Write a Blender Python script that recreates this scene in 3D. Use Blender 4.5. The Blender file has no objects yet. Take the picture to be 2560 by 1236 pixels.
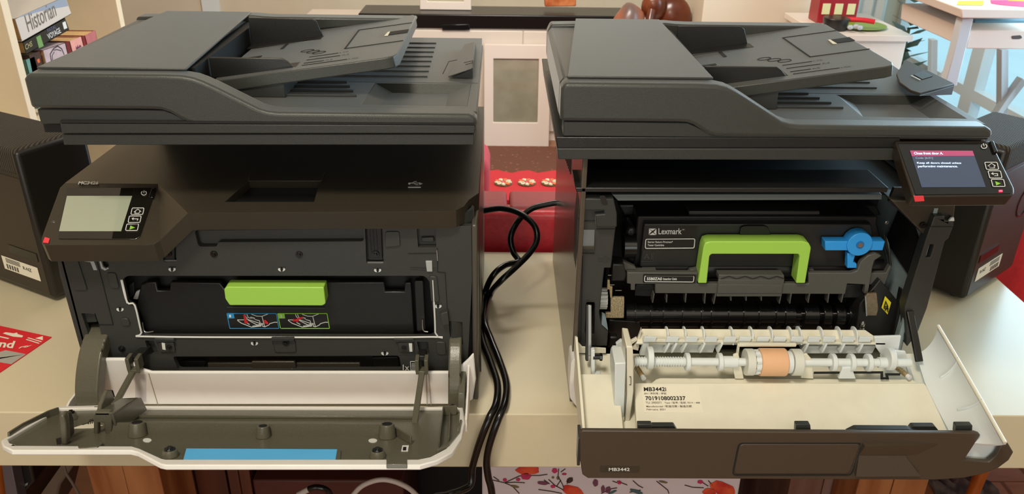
import bpy, bmesh, math, random
from mathutils import Vector, Matrix
from mathutils.geometry import tessellate_polygon
random.seed(3)
sc = bpy.context.scene
col = sc.collection
# ---------------------------------------------------------------- camera
F = 2053.0; CX, CY = 1280.0, 618.0
CAM = Vector((0, 0, 0.56))                      # table top is z = 0
Yc = Vector((-25, 1018, F)).normalized()
Zc = Vector((60, 4142, -F)); Zc = (Zc - Yc * Zc.dot(Yc)).normalized()
Xc = Zc.cross(Yc)
if Xc.x < 0: Xc = -Xc
cd = bpy.data.cameras.new('camera'); co = bpy.data.objects.new('camera', cd); col.objects.link(co)
cd.sensor_width = 36; cd.lens = 36 * F / 2560; cd.clip_start = .02; cd.clip_end = 60
right = Vector((Xc[0], Yc[0], Zc[0])); up = Vector((Xc[1], Yc[1], Zc[1])); fwd = Vector((Xc[2], Yc[2], Zc[2]))
m = Matrix((right, up, -fwd)).transposed().to_4x4(); m.translation = CAM
co.matrix_world = m
sc.camera = co
cd.dof.use_dof = True; cd.dof.focus_distance = .80; cd.dof.aperture_fstop = 22
# ---------------------------------------------------------------- world, lights, exposure
w = bpy.data.worlds.new('world'); sc.world = w; w.use_nodes = True
bgn = w.node_tree.nodes['Background']; bgn.inputs[0].default_value = (.50, .80, .92, 1); bgn.inputs[1].default_value = 1.4
def area(name, loc, target, size, power, color, sy=None):
    l = bpy.data.lights.new(name, 'AREA'); l.energy = power; l.color = color
    l.shape = 'RECTANGLE'; l.size = size; l.size_y = sy or size
    o = bpy.data.objects.new(name, l); o.location = loc
    o.rotation_euler = (Vector(target) - Vector(loc)).to_track_quat('-Z', 'Y').to_euler(); col.objects.link(o)
    return o
area('overhead_light', (-0.38, -0.10, 1.65), (-.05, .8, .1), .30, 19, (1, .92, .76))
area('overhead_light', (0.0, 2.5, 1.65), (0, 3.9, -.3), .8, 62, (1, .93, .84))  # fill added to brighten the back of the room, no lamp known there
area('front_fill_light', (-.2, -1.9, .35), (0, .8, 0), 2.2, 22, (.97, 1, .97), 1.3)  # soft frontal fill added behind the camera, no window known there
area('window_daylight', (2.15, 2.1, .5), (0.2, 1.0, 0.1), 1.5, 58, (.52, .80, 1))
area('ceiling_bounce', (0.4, -.6, 1.6), (0.2, .9, 0), 1.6, 8, (1, .93, .80))
sc.view_settings.view_transform = 'Standard'; sc.view_settings.look = 'None'
sc.view_settings.exposure = 0; sc.view_settings.gamma = 1; sc.view_settings.use_curve_mapping = False
# ---------------------------------------------------------------- helpers
def ray(px, py):
    return fwd * F + right * (px - CX) - up * (py - CY)
AX = {'x': Vector((1, 0, 0)), 'y': Vector((0, 1, 0)), 'z': Vector((0, 0, 1))}
def U(px, py, pl):
    """a photo pixel brought back to the real plane it lies on"""
    if isinstance(pl[0], str): n = AX[pl[0]]; p = n * pl[1]
    else: p, n = pl
    d = ray(px, py)
    return CAM + d * ((p - CAM).dot(n) / d.dot(n))
def Y(v): return ('y', v)
def Z(v): return ('z', v)
def X(v): return ('x', v)
def off(pl, d): return (pl[0] + pl[1] * d, pl[1])
def lin(h):
    h = h.lstrip('#'); c = [int(h[i:i+2], 16) / 255 for i in (0, 2, 4)]
    return tuple(x / 12.92 if x <= .04045 else ((x + .055) / 1.055) ** 2.4 for x in c) + (1,)
MC = {}
def mat(name, hexc, rough=.5, metal=0., noise=0., scale=900., bump=0., ior=1.5, emit=0., kind=None, hex2=None, trans=0., sheen=0.):
    if name in MC: return MC[name]
    m = bpy.data.materials.new(name); m.use_nodes = True; nt = m.node_tree; b = nt.nodes['Principled BSDF']
    c = lin(hexc); b.inputs['Base Color'].default_value = c; b.inputs['Roughness'].default_value = rough
    b.inputs['Metallic'].default_value = metal; b.inputs['IOR'].default_value = ior
    if trans: b.inputs['Transmission Weight'].default_value = trans
    if sheen: b.inputs['Sheen Weight'].default_value = sheen; b.inputs['Sheen Roughness'].default_value = .45
    if emit:
        b.inputs['Emission Color'].default_value = c; b.inputs['Emission Strength'].default_value = emit
    tc = nt.nodes.new('ShaderNodeTexCoord'); n = nt.nodes.new('ShaderNodeTexNoise')
    n.inputs['Scale'].default_value = scale; n.inputs['Detail'].default_value = 4
    nt.links.new(tc.outputs['Object'], n.inputs['Vector'])
    if noise or hex2:
        r = nt.nodes.new('ShaderNodeValToRGB')
        c2 = lin(hex2) if hex2 else tuple(max(0, x * (1 + noise)) for x in c[:3]) + (1,)
        c1 = c if hex2 else tuple(x * (1 - noise) for x in c[:3]) + (1,)
        r.color_ramp.elements[0].position = .35; r.color_ramp.elements[1].position = .65
        r.color_ramp.elements[0].color = c1; r.color_ramp.elements[1].color = c2
        nt.links.new(r.outputs[0], b.inputs['Base Color']); src = n
        if kind:
            mp = nt.nodes.new('ShaderNodeMapping')
            mp.inputs['Scale'].default_value = {'wood': (1, 1, .12), 'woodx': (.1, 1, 1), 'fabric': (1, 1, 1)}[kind]
            nt.links.new(tc.outputs['Object'], mp.inputs[0]); nt.links.new(mp.outputs[0], n.inputs['Vector'])
            n.inputs['Distortion'].default_value = 1.2 if kind != 'fabric' else 0
        nt.links.new(n.outputs[0], r.inputs[0])
    if bump:
        bp = nt.nodes.new('ShaderNodeBump'); bp.inputs['Strength'].default_value = bump; bp.inputs['Distance'].default_value = .0006
        nt.links.new(n.outputs[0], bp.inputs['Height']); nt.links.new(bp.outputs[0], b.inputs['Normal'])
    MC[name] = m; return m
class B:
    def __init__(s): s.bm = bmesh.new()
    def _poly(s, rings, d):
        """prism between rings[0] (+ holes) and the same moved by d"""
        bm = s.bm
        if len(rings) == 1:
            r = rings[0]; a = [bm.verts.new(p) for p in r]; c = [bm.verts.new(p + d) for p in r]
            bm.faces.new(a); bm.faces.new(c[::-1]); n = len(r)
            for i in range(n): bm.faces.new((a[i], c[i], c[(i + 1) % n], a[(i + 1) % n]))
            return
        tris = tessellate_polygon([list(r) for r in rings])
        flat = [p for r in rings for p in r]
        a = [bm.verts.new(p) for p in flat]; c = [bm.verts.new(p + d) for p in flat]
        for t in tris:
            try: bm.faces.new([a[i] for i in t]); bm.faces.new([c[i] for i in t][::-1])
            except ValueError: pass
        k = 0
        for r in rings:
            n = len(r)
            for i in range(n):
                i0, i1 = k + i, k + (i + 1) % n
                bm.faces.new((a[i0], c[i0], c[i1], a[i1]))
            k += n
    def slab(s, pts, pl, d, holes=()):
        if isinstance(pl[0], str):
            v = AX[pl[0]].copy()
            if pl[0] == 'z': v = -v
        else: v = -pl[1]
        dv = d if isinstance(d, Vector) else v * d
        s._poly([[U(x, y, pl) for x, y in r] for r in [pts] + list(holes)], dv); return s
    def prism(s, pts, d, holes=()):
        s._poly([[Vector(p) for p in r] for r in [pts] + list(holes)], Vector(d)); return s
    def box(s, x0, x1, y0, y1, z0, z1):
        return s.prism([(x0, y0, z0), (x1, y0, z0), (x1, y0, z1), (x0, y0, z1)], (0, y1 - y0, 0))
    def hexa(s, b4, t4):
        a = [s.bm.verts.new(p) for p in b4]; c = [s.bm.verts.new(p) for p in t4]
        s.bm.faces.new(a); s.bm.faces.new(c[::-1])
        for i in range(4): s.bm.faces.new((a[i], c[i], c[(i + 1) % 4], a[(i + 1) % 4]))
        return s
    def cyl(s, p0, p1, r, r1=None, seg=24):
        p0 = Vector(p0); p1 = Vector(p1); r1 = r if r1 is None else r1; ax = (p1 - p0).normalized()
        e = ax.orthogonal().normalized(); f = ax.cross(e)
        A = [s.bm.verts.new(p0 + (e * math.cos(t) + f * math.sin(t)) * r) for t in [2 * math.pi * i / seg for i in range(seg)]]
        C = [s.bm.verts.new(p1 + (e * math.cos(t) + f * math.sin(t)) * r1) for t in [2 * math.pi * i / seg for i in range(seg)]]
        s.bm.faces.new(A[::-1]); s.bm.faces.new(C)
        for i in range(seg): s.bm.faces.new((A[i], A[(i + 1) % seg], C[(i + 1) % seg], C[i]))
        return s
    def tube(s, pts, r, seg=12, sub=6):
        P = [Vector(p) for p in pts]; Q = []
        for i in range(len(P) - 1):
            p0 = P[max(i - 1, 0)]; p1 = P[i]; p2 = P[i + 1]; p3 = P[min(i + 2, len(P) - 1)]
            for j in range(sub):
                t = j / sub
                Q.append(.5 * ((2 * p1) + (p2 - p0) * t + (2 * p0 - 5 * p1 + 4 * p2 - p3) * t * t + (3 * p1 - p0 - 3 * p2 + p3) * t ** 3))
        Q.append(P[-1]); prev = None; e = None
        for i, q in enumerate(Q):
            d = (Q[min(i + 1, len(Q) - 1)] - Q[max(i - 1, 0)]).normalized()
            e = d.orthogonal().normalized() if e is None else (e - d * e.dot(d)).normalized()
            f = d.cross(e)
            R = [s.bm.verts.new(q + (e * math.cos(t) + f * math.sin(t)) * r) for t in [2 * math.pi * k / seg for k in range(seg)]]
            if prev:
                for k in range(seg): s.bm.faces.new((prev[k], prev[(k + 1) % seg], R[(k + 1) % seg], R[k]))
            else: s.bm.faces.new(R[::-1])
            prev = R
        s.bm.faces.new(prev); return s
    def grid(s, rows, thick=None):
        """surface through rows of points; thick: vector giving it a back side"""
        V = [[s.bm.verts.new(p) for p in r] for r in rows]; n = len(rows); k = len(rows[0])
        for i in range(n - 1):
            for j in range(k - 1): s.bm.faces.new((V[i][j], V[i][j+1], V[i+1][j+1], V[i+1][j]))
        if thick is not None:
            th = Vector(thick); W_ = [[s.bm.verts.new(Vector(p) + th) for p in r] for r in rows]
            for i in range(n - 1):
                for j in range(k - 1): s.bm.faces.new((W_[i][j], W_[i+1][j], W_[i+1][j+1], W_[i][j+1]))
            for i in range(n - 1):
                for j in (0, k - 1): s.bm.faces.new((V[i][j], V[i+1][j], W_[i+1][j], W_[i][j]))
            for j in range(k - 1):
                for i in (0, n - 1): s.bm.faces.new((V[i][j], V[i][j+1], W_[i][j+1], W_[i][j]))
        return s
    def sphere(s, c, r, sx=1, sy=1, sz=1, seg=20):
        res = bmesh.ops.create_uvsphere(s.bm, u_segments=seg, v_segments=seg // 2, radius=1)
        for v in res['verts']: v.co = Vector(c) + Vector((v.co.x * r * sx, v.co.y * r * sy, v.co.z * r * sz))
        return s
    def obj(s, name, m, parent=None, bevel=0, seg=2, smooth=35, label=None, cat=None, kind=None, group=None, wn=False):
        bm = s.bm
        bmesh.ops.remove_doubles(bm, verts=bm.verts, dist=1e-6)
        bmesh.ops.recalc_face_normals(bm, faces=bm.faces)
        base = root_of(parent)
        if base is not None: bmesh.ops.translate(bm, vec=-base, verts=bm.verts)
        elif kind != 'structure' or True:
            c = Vector((0, 0, 0))
            if len(bm.verts):
                xs = [v.co for v in bm.verts]
                c = Vector(((min(v.x for v in xs) + max(v.x for v in xs)) / 2, (min(v.y for v in xs) + max(v.y for v in xs)) / 2, min(v.z for v in xs)))
            bmesh.ops.translate(bm, vec=-c, verts=bm.verts)
        me = bpy.data.meshes.new(name); bm.to_mesh(me); bm.free()
        o = bpy.data.objects.new(name, me); col.objects.link(o)
        if base is None: o.location = c; ROOT[o.name] = c.copy()
        else: o.parent = parent
        me.materials.append(m)
        if smooth:
            me.shade_smooth(); me.set_sharp_from_angle(angle=math.radians(smooth))
        if bevel:
            b = o.modifiers.new('bevel', 'BEVEL'); b.width = bevel; b.segments = seg; b.limit_method = 'ANGLE'; b.angle_limit = math.radians(40)
            b.harden_normals = False; b.use_clamp_overlap = True
        if label: o['label'] = label
        if cat: o['category'] = cat
        if kind: o['kind'] = kind
        if group: o['group'] = group
        return o
ROOT = {}
def root_of(o):
    if o is None: return None
    while o.parent: o = o.parent
    return ROOT[o.name]
def thing(name, loc, label, cat, group=None):
    o = bpy.data.objects.new(name, None); col.objects.link(o); o.location = loc; ROOT[o.name] = Vector(loc)
    o.empty_display_size = .05
    o['label'] = label; o['category'] = cat
    if group: o['group'] = group
    return o
def text_verts(s, extr=0., bold=0.):
    c = bpy.data.curves.new('t', 'FONT'); c.body = s; c.size = 1; c.offset = bold; c.resolution_u = 3
    o = bpy.data.objects.new('t', c); col.objects.link(o)
    dg = bpy.context.evaluated_depsgraph_get(); me = bpy.data.meshes.new_from_object(o.evaluated_get(dg))
    vs = [v.co.copy() for v in me.vertices]; fs = [list(p.vertices) for p in me.polygons]
    bpy.data.objects.remove(o); bpy.data.curves.remove(c); bpy.data.meshes.remove(me)
    return vs, fs
def text(b, s, bl, br, tl, pl, bold=0., lift=.0003):
    """lettering fitted between three photo pixels on a real plane"""
    vs, fs = text_verts(s, bold=bold)
    x0 = min(v.x for v in vs); x1 = max(v.x for v in vs); y0 = min(v.y for v in vs); y1 = max(v.y for v in vs)
    O = U(*bl, pl); ex = U(*br, pl) - O; ey = U(*tl, pl) - O
    n = ex.cross(ey).normalized()
    if n.dot(CAM - O) < 0: n = -n
    nv = [b.bm.verts.new(O + ex * ((v.x - x0) / (x1 - x0)) + ey * ((v.y - y0) / (y1 - y0)) + n * lift) for v in vs]
    for f in fs:
        try: b.bm.faces.new([nv[i] for i in f])
        except ValueError: pass
    return b
def line(b, pts, pl, wpx, closed=False, lift=.0003, th=.0004):
    """a thin raised or printed line along photo pixels on a plane; wpx width in photo pixels"""
    P = [U(x, y, pl) for x, y in pts]
    n = pl[1] if not isinstance(pl[0], str) else AX[pl[0]]
    n = n.copy()
    if n.dot(CAM - P[0]) < 0: n = -n
    wd = wpx * (P[0] - CAM).length / F / 2
    k = len(P); L = []; R = []
    for i in range(k):
        a = P[(i - 1) % k] if (closed or i) else P[i]; c = P[(i + 1) % k] if (closed or i < k - 1) else P[i]
        d1 = (P[i] - a); d2 = (c - P[i])
        d1 = d1.normalized() if d1.length > 1e-9 else d2.normalized(); d2 = d2.normalized() if d2.length > 1e-9 else d1
        s1 = n.cross(d1); s2 = n.cross(d2); s = s1 + s2
        s = s.normalized() if s.length > 1e-6 else s1
        sc_ = wd / max(.4, s.dot(s1)); L.append(P[i] + s * sc_); R.append(P[i] - s * sc_)
    for i in range(k if closed else k - 1):
        j = (i + 1) % k
        b.prism([L[i] + n * lift, L[j] + n * lift, R[j] + n * lift, R[i] + n * lift], n * th)
    return b
def rr(pts, r=5, seg=3):
    """round the corners of a pixel polygon"""
    out = []; n = len(pts)
    for i in range(n):
        p = Vector(pts[i]); a = Vector(pts[i - 1]); c = Vector(pts[(i + 1) % n])
        q = min(r, (a - p).length * .45, (c - p).length * .45)
        s = p + (a - p).normalized() * q; e = p + (c - p).normalized() * q
        for k in range(seg + 1):
            t = k / seg; out.append(tuple((1 - t) ** 2 * s + 2 * t * (1 - t) * p + t * t * e))
    return out
def rect(x0, y0, x1, y1): return [(x0, y0), (x1, y0), (x1, y1), (x0, y1)]
def ell(cx, cy, a, b_, n=14): return [(cx + a * math.cos(2 * math.pi * i / n), cy + b_ * math.sin(2 * math.pi * i / n)) for i in range(n)]
def par(pts, pl, r=3): return rr(pts, r)
# ---------------------------------------------------------------- materials
M_table = mat('warm_white_laminate', '#D0C4A6', .30, noise=.02, scale=8)
M_char = mat('charcoal_textured_plastic', '#2B2D2B', .42, noise=.10, scale=1500, bump=.25, sheen=.12)
M_lid = mat('grey_lid_plastic', '#333531', .36, noise=.12, scale=1700, bump=.3, sheen=.35)
M_deck = mat('brown_black_plastic', '#3A342A', .33, noise=.10, scale=1500, bump=.25)
M_dark = mat('dark_frame_plastic', '#343532', .42, noise=.08, scale=1500, bump=.2)
M_black = mat('black_plastic', '#1C1C1B', .34, noise=.1, scale=900, bump=.15)
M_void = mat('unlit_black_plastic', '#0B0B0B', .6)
M_gloss = mat('gloss_black_plastic', '#141414', .16)
M_white = mat('white_plastic', '#E8E5E0', .35, noise=.01, scale=60)
M_cream = mat('cream_plastic', '#E4DFCB', .4, noise=.02, scale=60)
M_cream2 = mat('cool_white_plastic', '#DCE1E0', .4)
M_liner = mat('door_liner_grey_plastic', '#5C594B', .20, noise=.10, scale=1300, bump=.2)
M_green = mat('lime_green_plastic', '#A2D254', .38)
M_blue = mat('blue_plastic', '#2E9AEA', .4)
M_sky = mat('sky_blue_sticker', '#5FBEFA', .45, noise=.02, scale=30)
M_metal = mat('bright_steel', '#C9CAC8', .28, metal=1)
M_galv = mat('galvanised_steel', '#94A4A6', .42, metal=.15, noise=.08, scale=90)
M_brass = mat('brushed_brass_steel', '#C9B58F', .35, metal=.8, noise=.1, scale=400)
M_print = mat('white_print', '#DADAD6', .6)
M_ink = mat('black_print', '#1B1712', .6)
M_red = mat('red_print', '#D6202A', .5)
M_bprint = mat('blue_print', '#2F8CC4', .5)
M_gprint = mat('green_print', '#8CC63F', .5)
M_yel = mat('yellow_label', '#E6D42A', .5)
M_lab = mat('paper_label', '#E9E2CE', .55)
M_orange = mat('peach_rubber', '#E6B48A', .6, noise=.03, scale=40)
M_glass = mat('glossy_screen_glass', '#1A1814', .04, ior=2.1)
M_lcd = mat('unlit_lcd', '#A6AC98', .08, ior=1.9)  # pale base stands in for the reflection on the switched-off display
M_seam = mat('seam_shadow_gap', '#141413', .7)

# ================================================================ SETTING
FZ = -.75
B().box(-2.6, 2.2, -2.0, 4.6, FZ - .05, FZ).obj('floor', mat('brown_parquet', '#8A5A3C', .4, hex2='#A87654', scale=9, kind='woodx'), kind='structure')
# parquet blocks in sight at the right, each a piece of the floor
flo = bpy.data.objects['floor']
pm1 = mat('parquet_block_brown', '#A0683F', .38, hex2='#C48A62', scale=14, kind='woodx')
me_p = None
for i in range(9):
    for j in range(7):
        x = .85 + i * .15 + (j % 2) * .08; y = 1.18 + j * .073
        if me_p is None:
            b = B(); b.box(-.08, .08, -.035, .035, 0, .006); o = b.obj('parquet_block', pm1, flo, bevel=0)
            # local mesh centred on its own origin
            for v in o.data.vertices: v.co += ROOT[flo.name]
            me_p = o.data
        else:
            o = bpy.data.objects.new('parquet_block', me_p); col.objects.link(o); o.parent = flo
        o.location = Vector((x, y, FZ)) - ROOT[flo.name]
B().box(-2.6, 2.25, -2.0, 4.6, 1.75, 1.8).obj('ceiling', mat('ceiling_paint', '#E6DCC8', .8, noise=.02, scale=5), kind='structure')
B().box(-2.65, -2.6, -2.0, 5.0, FZ, 1.75).obj('wall_left', mat('beige_wall_paint', '#D8C2A6', .8, noise=.02, scale=6), kind='structure')
B().box(-2.6, 2.25, 4.6, 4.65, FZ, 1.75).obj('wall_back', mat('cream_wall_paint', '#D6CBB6', .8, noise=.02, scale=6), kind='structure')
B().box(-2.6, 2.25, -2.05, -2.0, FZ, 1.75).obj('wall_front', mat('cream_wall_paint', '#D6CBB6'), kind='structure')
# glazed right wall: real openings to the daylight outside
b = B()
b.box(2.2, 2.25, -2.0, 1.2, FZ, 1.75); b.box(2.2, 2.25, 1.2, 4.6, 1.66, 1.75); b.box(2.2, 2.25, 1.2, 4.6, FZ, FZ + .03)
b.obj('wall_right', mat('cream_wall_paint', '#D6CBB6'), kind='structure')
M_wf = mat('white_window_paint', '#DDE6EA', .4)
M_pane = bpy.data.materials.new('thin_window_glass'); M_pane.use_nodes = True
_n = M_pane.node_tree; _n.nodes.remove(_n.nodes['Principled BSDF']); _t = _n.nodes.new('ShaderNodeBsdfTransparent'); _g = _n.nodes.new('ShaderNodeBsdfGlossy'); _g.inputs['Roughness'].default_value = .02
_x = _n.nodes.new('ShaderNodeMixShader'); _x.inputs[0].default_value = .05
_n.links.new(_t.outputs[0], _x.inputs[1]); _n.links.new(_g.outputs[0], _x.inputs[2]); _n.links.new(_x.outputs[0], _n.nodes['Material Output'].inputs[0])
wi = 0
for y0, y1 in ((1.2, 2.05), (2.05, 2.9), (2.9, 3.75), (3.75, 4.6)):
    wi += 1; b = B()
    yz = lambda y, z: (2.19, y, z)
    z0, z1 = FZ + .05, 1.66
    b.prism([yz(y0, z0), yz(y1, z0), yz(y1, z1), yz(y0, z1)], (.05, 0, 0),
            holes=[[yz(y0 + .05, z0 + .06), yz(y1 - .05, z0 + .06), yz(y1 - .05, z0 + .20), yz(y0 + .05, z0 + .20)],
                   [yz(y0 + .05, z0 + .25), yz(y1 - .05, z0 + .25), yz(y1 - .05, z1 - .05), yz(y0 + .05, z1 - .05)]])
    f = b.obj('window_%d' % wi, M_wf, kind='structure')
    B().box(2.21, 2.214, y0 + .05, y1 - .05, z0 + .25, z1 - .05).obj('pane', M_pane, f)
    B().box(2.21, 2.214, y0 + .05, y1 - .05, z0 + .06, z0 + .20).obj('pane', M_pane, f)
# pale terrace outside the glass
B().box(2.25, 9, -2, 9, FZ - .06, FZ - .02).obj('terrace', mat('pale_terrace_stone', '#DCE8EC', .8, noise=.03, scale=4), kind='structure')

# ================================================================ TABLE
tb = thing('table', (0, .9, -.075), 'long white laminate table carrying both printers and two black speakers', 'table')
B().box(-1.6, .722, .72, 1.113, -.075, 0).obj('tabletop', M_table, tb, bevel=.0015)
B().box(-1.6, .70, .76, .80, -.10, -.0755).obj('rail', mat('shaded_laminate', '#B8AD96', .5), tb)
# ================================================================ LEFT PRINTER
def scanner_lid(P, x0, dz=0, df=0, tr=None):
    """shared document feeder and flatbed cover, real size, front edge at y=.735"""
    def q0(x, y, z): return (x0 + x, y, z + dz)
    def q(x, y, z): return (x0 + x, y, z + dz + df * min(1, max(0, (.3655 - z) / .0305)))
    yf, yb = .735, 1.035
    # front rail silhouette and rear rail silhouette
    prof = [(0, .330), (0, .3605), (.004, .366), (.128, .366), (.142, .3655), (.152, .3635), (.160, .360), (.170, .3545), (.208, .3315), (.216, .329), (.225, .328), (.401, .328), (.408, .325), (.409, .3165), (.148, .3165), (.141, .318), (.134, .322), (.126, .327), (.119, .3295), (.110, .330)]
    lid = B()
    lid.prism([q(x, yf, z) for x, z in prof], (0, .022, 0))
    rear = [(0, .330), (0, .3605), (.004, .369), (.14, .372), (.152, .371), (.165, .3705), (.330, .3705), (.330, .366), (.18, .352), (.15, .345), (.15, .330)]
    L = lid.obj('feeder_cover', M_lid, P, bevel=.0035, seg=3)
    B().prism([q(x, .985, z) for x, z in rear], (0, .022, 0)).obj('rear_rail', M_lid, P, bevel=.0025)
    # hump body and its top plate
    b = B(); b.prism([q(.0, .757, .330), q(.0, .757, .3605), q(.004, .757, .366), q(.132, .757, .366), q(.132, .757, .330)], (0, .228, 0))
    b.obj('feeder_body', M_lid, P, bevel=.0015)
    b = B(); b.prism([q(.006, .750, .3665), q(.142, .750, .3665), q(.134, 1.0, .3715), q(.034, 1.0, .3715)], (0, 0, .0022))
    b.obj('feeder_top_plate', M_lid, P, bevel=.0008)
    B().box(x0 + .132, x0 + .1325 + .012, .765, .985, .333 + dz + df, .3655 + dz).obj('feed_slot', M_void, P)
    # lower, recessed strip of the lid
    b = B(); b.prism([q(.004, yf + .003, .3145), q(.004, yf + .003, .3285), q(.12, yf + .003, .3285), q(.145, yf + .003, .3175), q(.407, yf + .003, .3175), q(.407, yf + .003, .3145)], (0, .024, 0))
    b.obj('lid_skirt', M_char, P, bevel=.0008)
    # flatbed cover surface with the deep output recess cut out of it
    hole = [(x0 + .297, .770, .3265 + dz + df), (x0 + .398, .766, .3265 + dz + df), (x0 + .399, .846, .3265 + dz + df), (x0 + .300, .846, .3265 + dz + df)]
    fl = B(); fl._poly([[Vector(q(.13, .750, .3265)), Vector(q(.408, .750, .3265)), Vector(q(.408, 1.03, .3265)), Vector(q(.13, 1.03, .3265))],
                        [Vector(h) for h in hole]], Vector((0, 0, -.009)))
    cov = fl.obj('flatbed_cover', M_lid, P, bevel=.0008)
    # recess walls and floor
    b = B()
    i = [(x0 + .305, .772, .3188 + dz + df), (x0 + .376, .772, .3188 + dz + df), (x0 + .376, .838, .3188 + dz + df), (x0 + .318, .838, .3188 + dz + df)]
    for k in range(4):
        k2 = (k + 1) % 4; b.grid([[hole[k], hole[k2]], [i[k], i[k2]]], (0, 0, -.0008))
    b.prism(i, (0, 0, -.001)); b.obj('output_recess', M_lid, P, smooth=20)
    # rear output surface rising gently, with ribs
    b = B(); b.prism([q(.20, .85, .3267), q(.20, 1.03, .3267), q(.20, 1.03, .335)], (.207, 0, 0)); b.obj('output_ramp', M_lid, P, bevel=.0005)
    for k in range(8):
        yy = .868 + k * .019; zz = .3268 + (yy - .85) * .0083 / .18
        b = B(); b.box(x0 + .20, x0 + .352, yy, yy + .0022, zz + dz + df - .001, zz + dz + df + .0014); b.obj('rib', M_char, P, bevel=.0004)
    for k in range(4):
        b = B(); b.box(x0 + .205, x0 + .27 + k * .006, .845 - k * .017, .8475 - k * .017, .326 + dz + df, .3287 + dz + df); b.obj('rib', M_char, P, bevel=.0004)
    # short block that carries the paper tray
    b = B(); b.prism([q(.165, .79, .3265), q(.2195, .79, .3265), q(.2185, .79, .345), q(.165, .79, .345)], (0, .18, 0)); b.obj('tray_support', M_char, P, bevel=.0008)
    # the paper tray
    a = math.atan2(.0265, .18)
    def tz(x): return .3465 + (x - .150) * .1465
    T = [(.150, .788), (.318, .788), (.3265, .791), (.3300, .800), (.3300, .985), (.326, 1.0), (.150, 1.0)]
    if tr: T = tr
    b = B(); b.prism([q0(x, y, tz(x)) for x, y in T], (.0016, 0, -.0115))
    tray = b.obj('paper_tray', M_lid, P, bevel=.0012)
    def on(b, pts, h=.0006, dep=.0004): b.prism([q0(x, y, tz(x) + h) for x, y in pts], (0, 0, -dep)); return b
    on(B(), [(.160, .872), (.176, .872), (.176, .878), (.160, .878)]).obj('slot', M_seam, tray)
    on(B(), [(.190, .90), (.1935, .90), (.1935, .93), (.190, .93)]).obj('slot', M_seam, tray)
    for pts in ([(.268, .855), (.2695, .855), (.2695, .948), (.268, .948)], [(.268, .948), (.3295, .948), (.3295, .9495), (.268, .9495)], [(.268, .855), (.3295, .855), (.3295, .8565), (.268, .8565)]):
        on(B(), pts).obj('seam', M_seam, tray)
    on(B(), [(.309, .895), (.3297, .895), (.3297, .912), (.309, .912)]).obj('finger_notch', M_seam, tray)
    on(B(), [(.305, .893), (.309, .891), (.309, .912), (.3065, .912)], .0008).obj('notch_edge', M_cream, tray)
    # embossed size lines and letters
    for xx, yy, ln in ((.235, .838, .030), (.235, .825, .034), (.235, .812, .020), (.235, .803, .045)):
        on(B(), [(xx, yy), (xx + ln, yy), (xx + ln, yy + .0007), (xx, yy + .0007)], .0005).obj('size_line', M_seam, tray)
    def emb(s, x, y, wd, h):
        vs, fs = text_verts(s); bx = max(v.x for v in vs); by = max(v.y for v in vs); b = B()
        nv = [b.bm.verts.new(Vector(q0(x + v.x / bx * wd, y + v.y / by * h, tz(x + v.x / bx * wd) + .0005))) for v in vs]
        for f in fs: b.bm.faces.new([nv[k] for k in f])
        b.obj('embossed_lettering', M_seam, tray)
    emb('LTR', .266, .8365, .010, .0035); emb('A4', .270, .8235, .008, .0035); emb('A5', .256, .8105, .008, .0035); emb('LGL', .281, .8015, .011, .0035)
    for k, (x, y) in enumerate(((.226, .872), (.234, .863), (.242, .854))):
        b = B()
        for j in range(14):
            t = 2 * math.pi * j / 14; t2 = 2 * math.pi * (j + 1) / 14; pp = []
            for tt, r in ((t, .0052), (t2, .0052), (t2, .0044), (t, .0044)): pp.append((x + r * 1.4 * math.cos(tt), y + r * math.sin(tt)))
            on(b, pp, .0004, .0003)
        b.obj('embossed_icon', M_seam, tray)
    # paper guides: a foot and an upright fin
    for yy, x_a, x_b, zt, zb, sgn in ((.945, .146, .222, .377, .358, -1), (.801, .146, .222, .3665, .345, 1)):
        b = B(); b.prism([q0(x_a, yy, tz(x_a)), q0(x_b + .006, yy, tz(x_b)), q0(x_b, yy, zt - .003), q0(x_b - .005, yy, zt), q0(x_a, yy, zt)], (0, .003, 0))
        b.prism([q0(x_a, yy, tz(x_a) + .0015), q0(x_b + .008, yy, tz(x_b) + .0015), q0(x_b + .008, yy + sgn * .02, tz(x_b) + .0015), q0(x_a, yy + sgn * .02, tz(x_a) + .0015)], (0, 0, -.0016))
        b.obj('paper_guide', M_black, P, bevel=.0007)
    return L

PL = thing('laser_printer', (-.235, .9, 0), 'left dark grey colour laser printer with white front door lying open', 'printer', None)
# body
b = B(); b.box(-.446, -.022, .800, 1.085, 0, .214); b.box(-.446, -.440, .745, .80, 0, .215); b.box(-.028, -.022, .745, .80, 0, .215)
b.obj('body', mat('side_panel_grey', '#4C4840', .3, noise=.06, scale=1500, bump=.15), PL, bevel=.002)
B().box(-.425, -.030, .985, 1.083, .214, .296).obj('scanner_column', M_black, PL)
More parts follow.
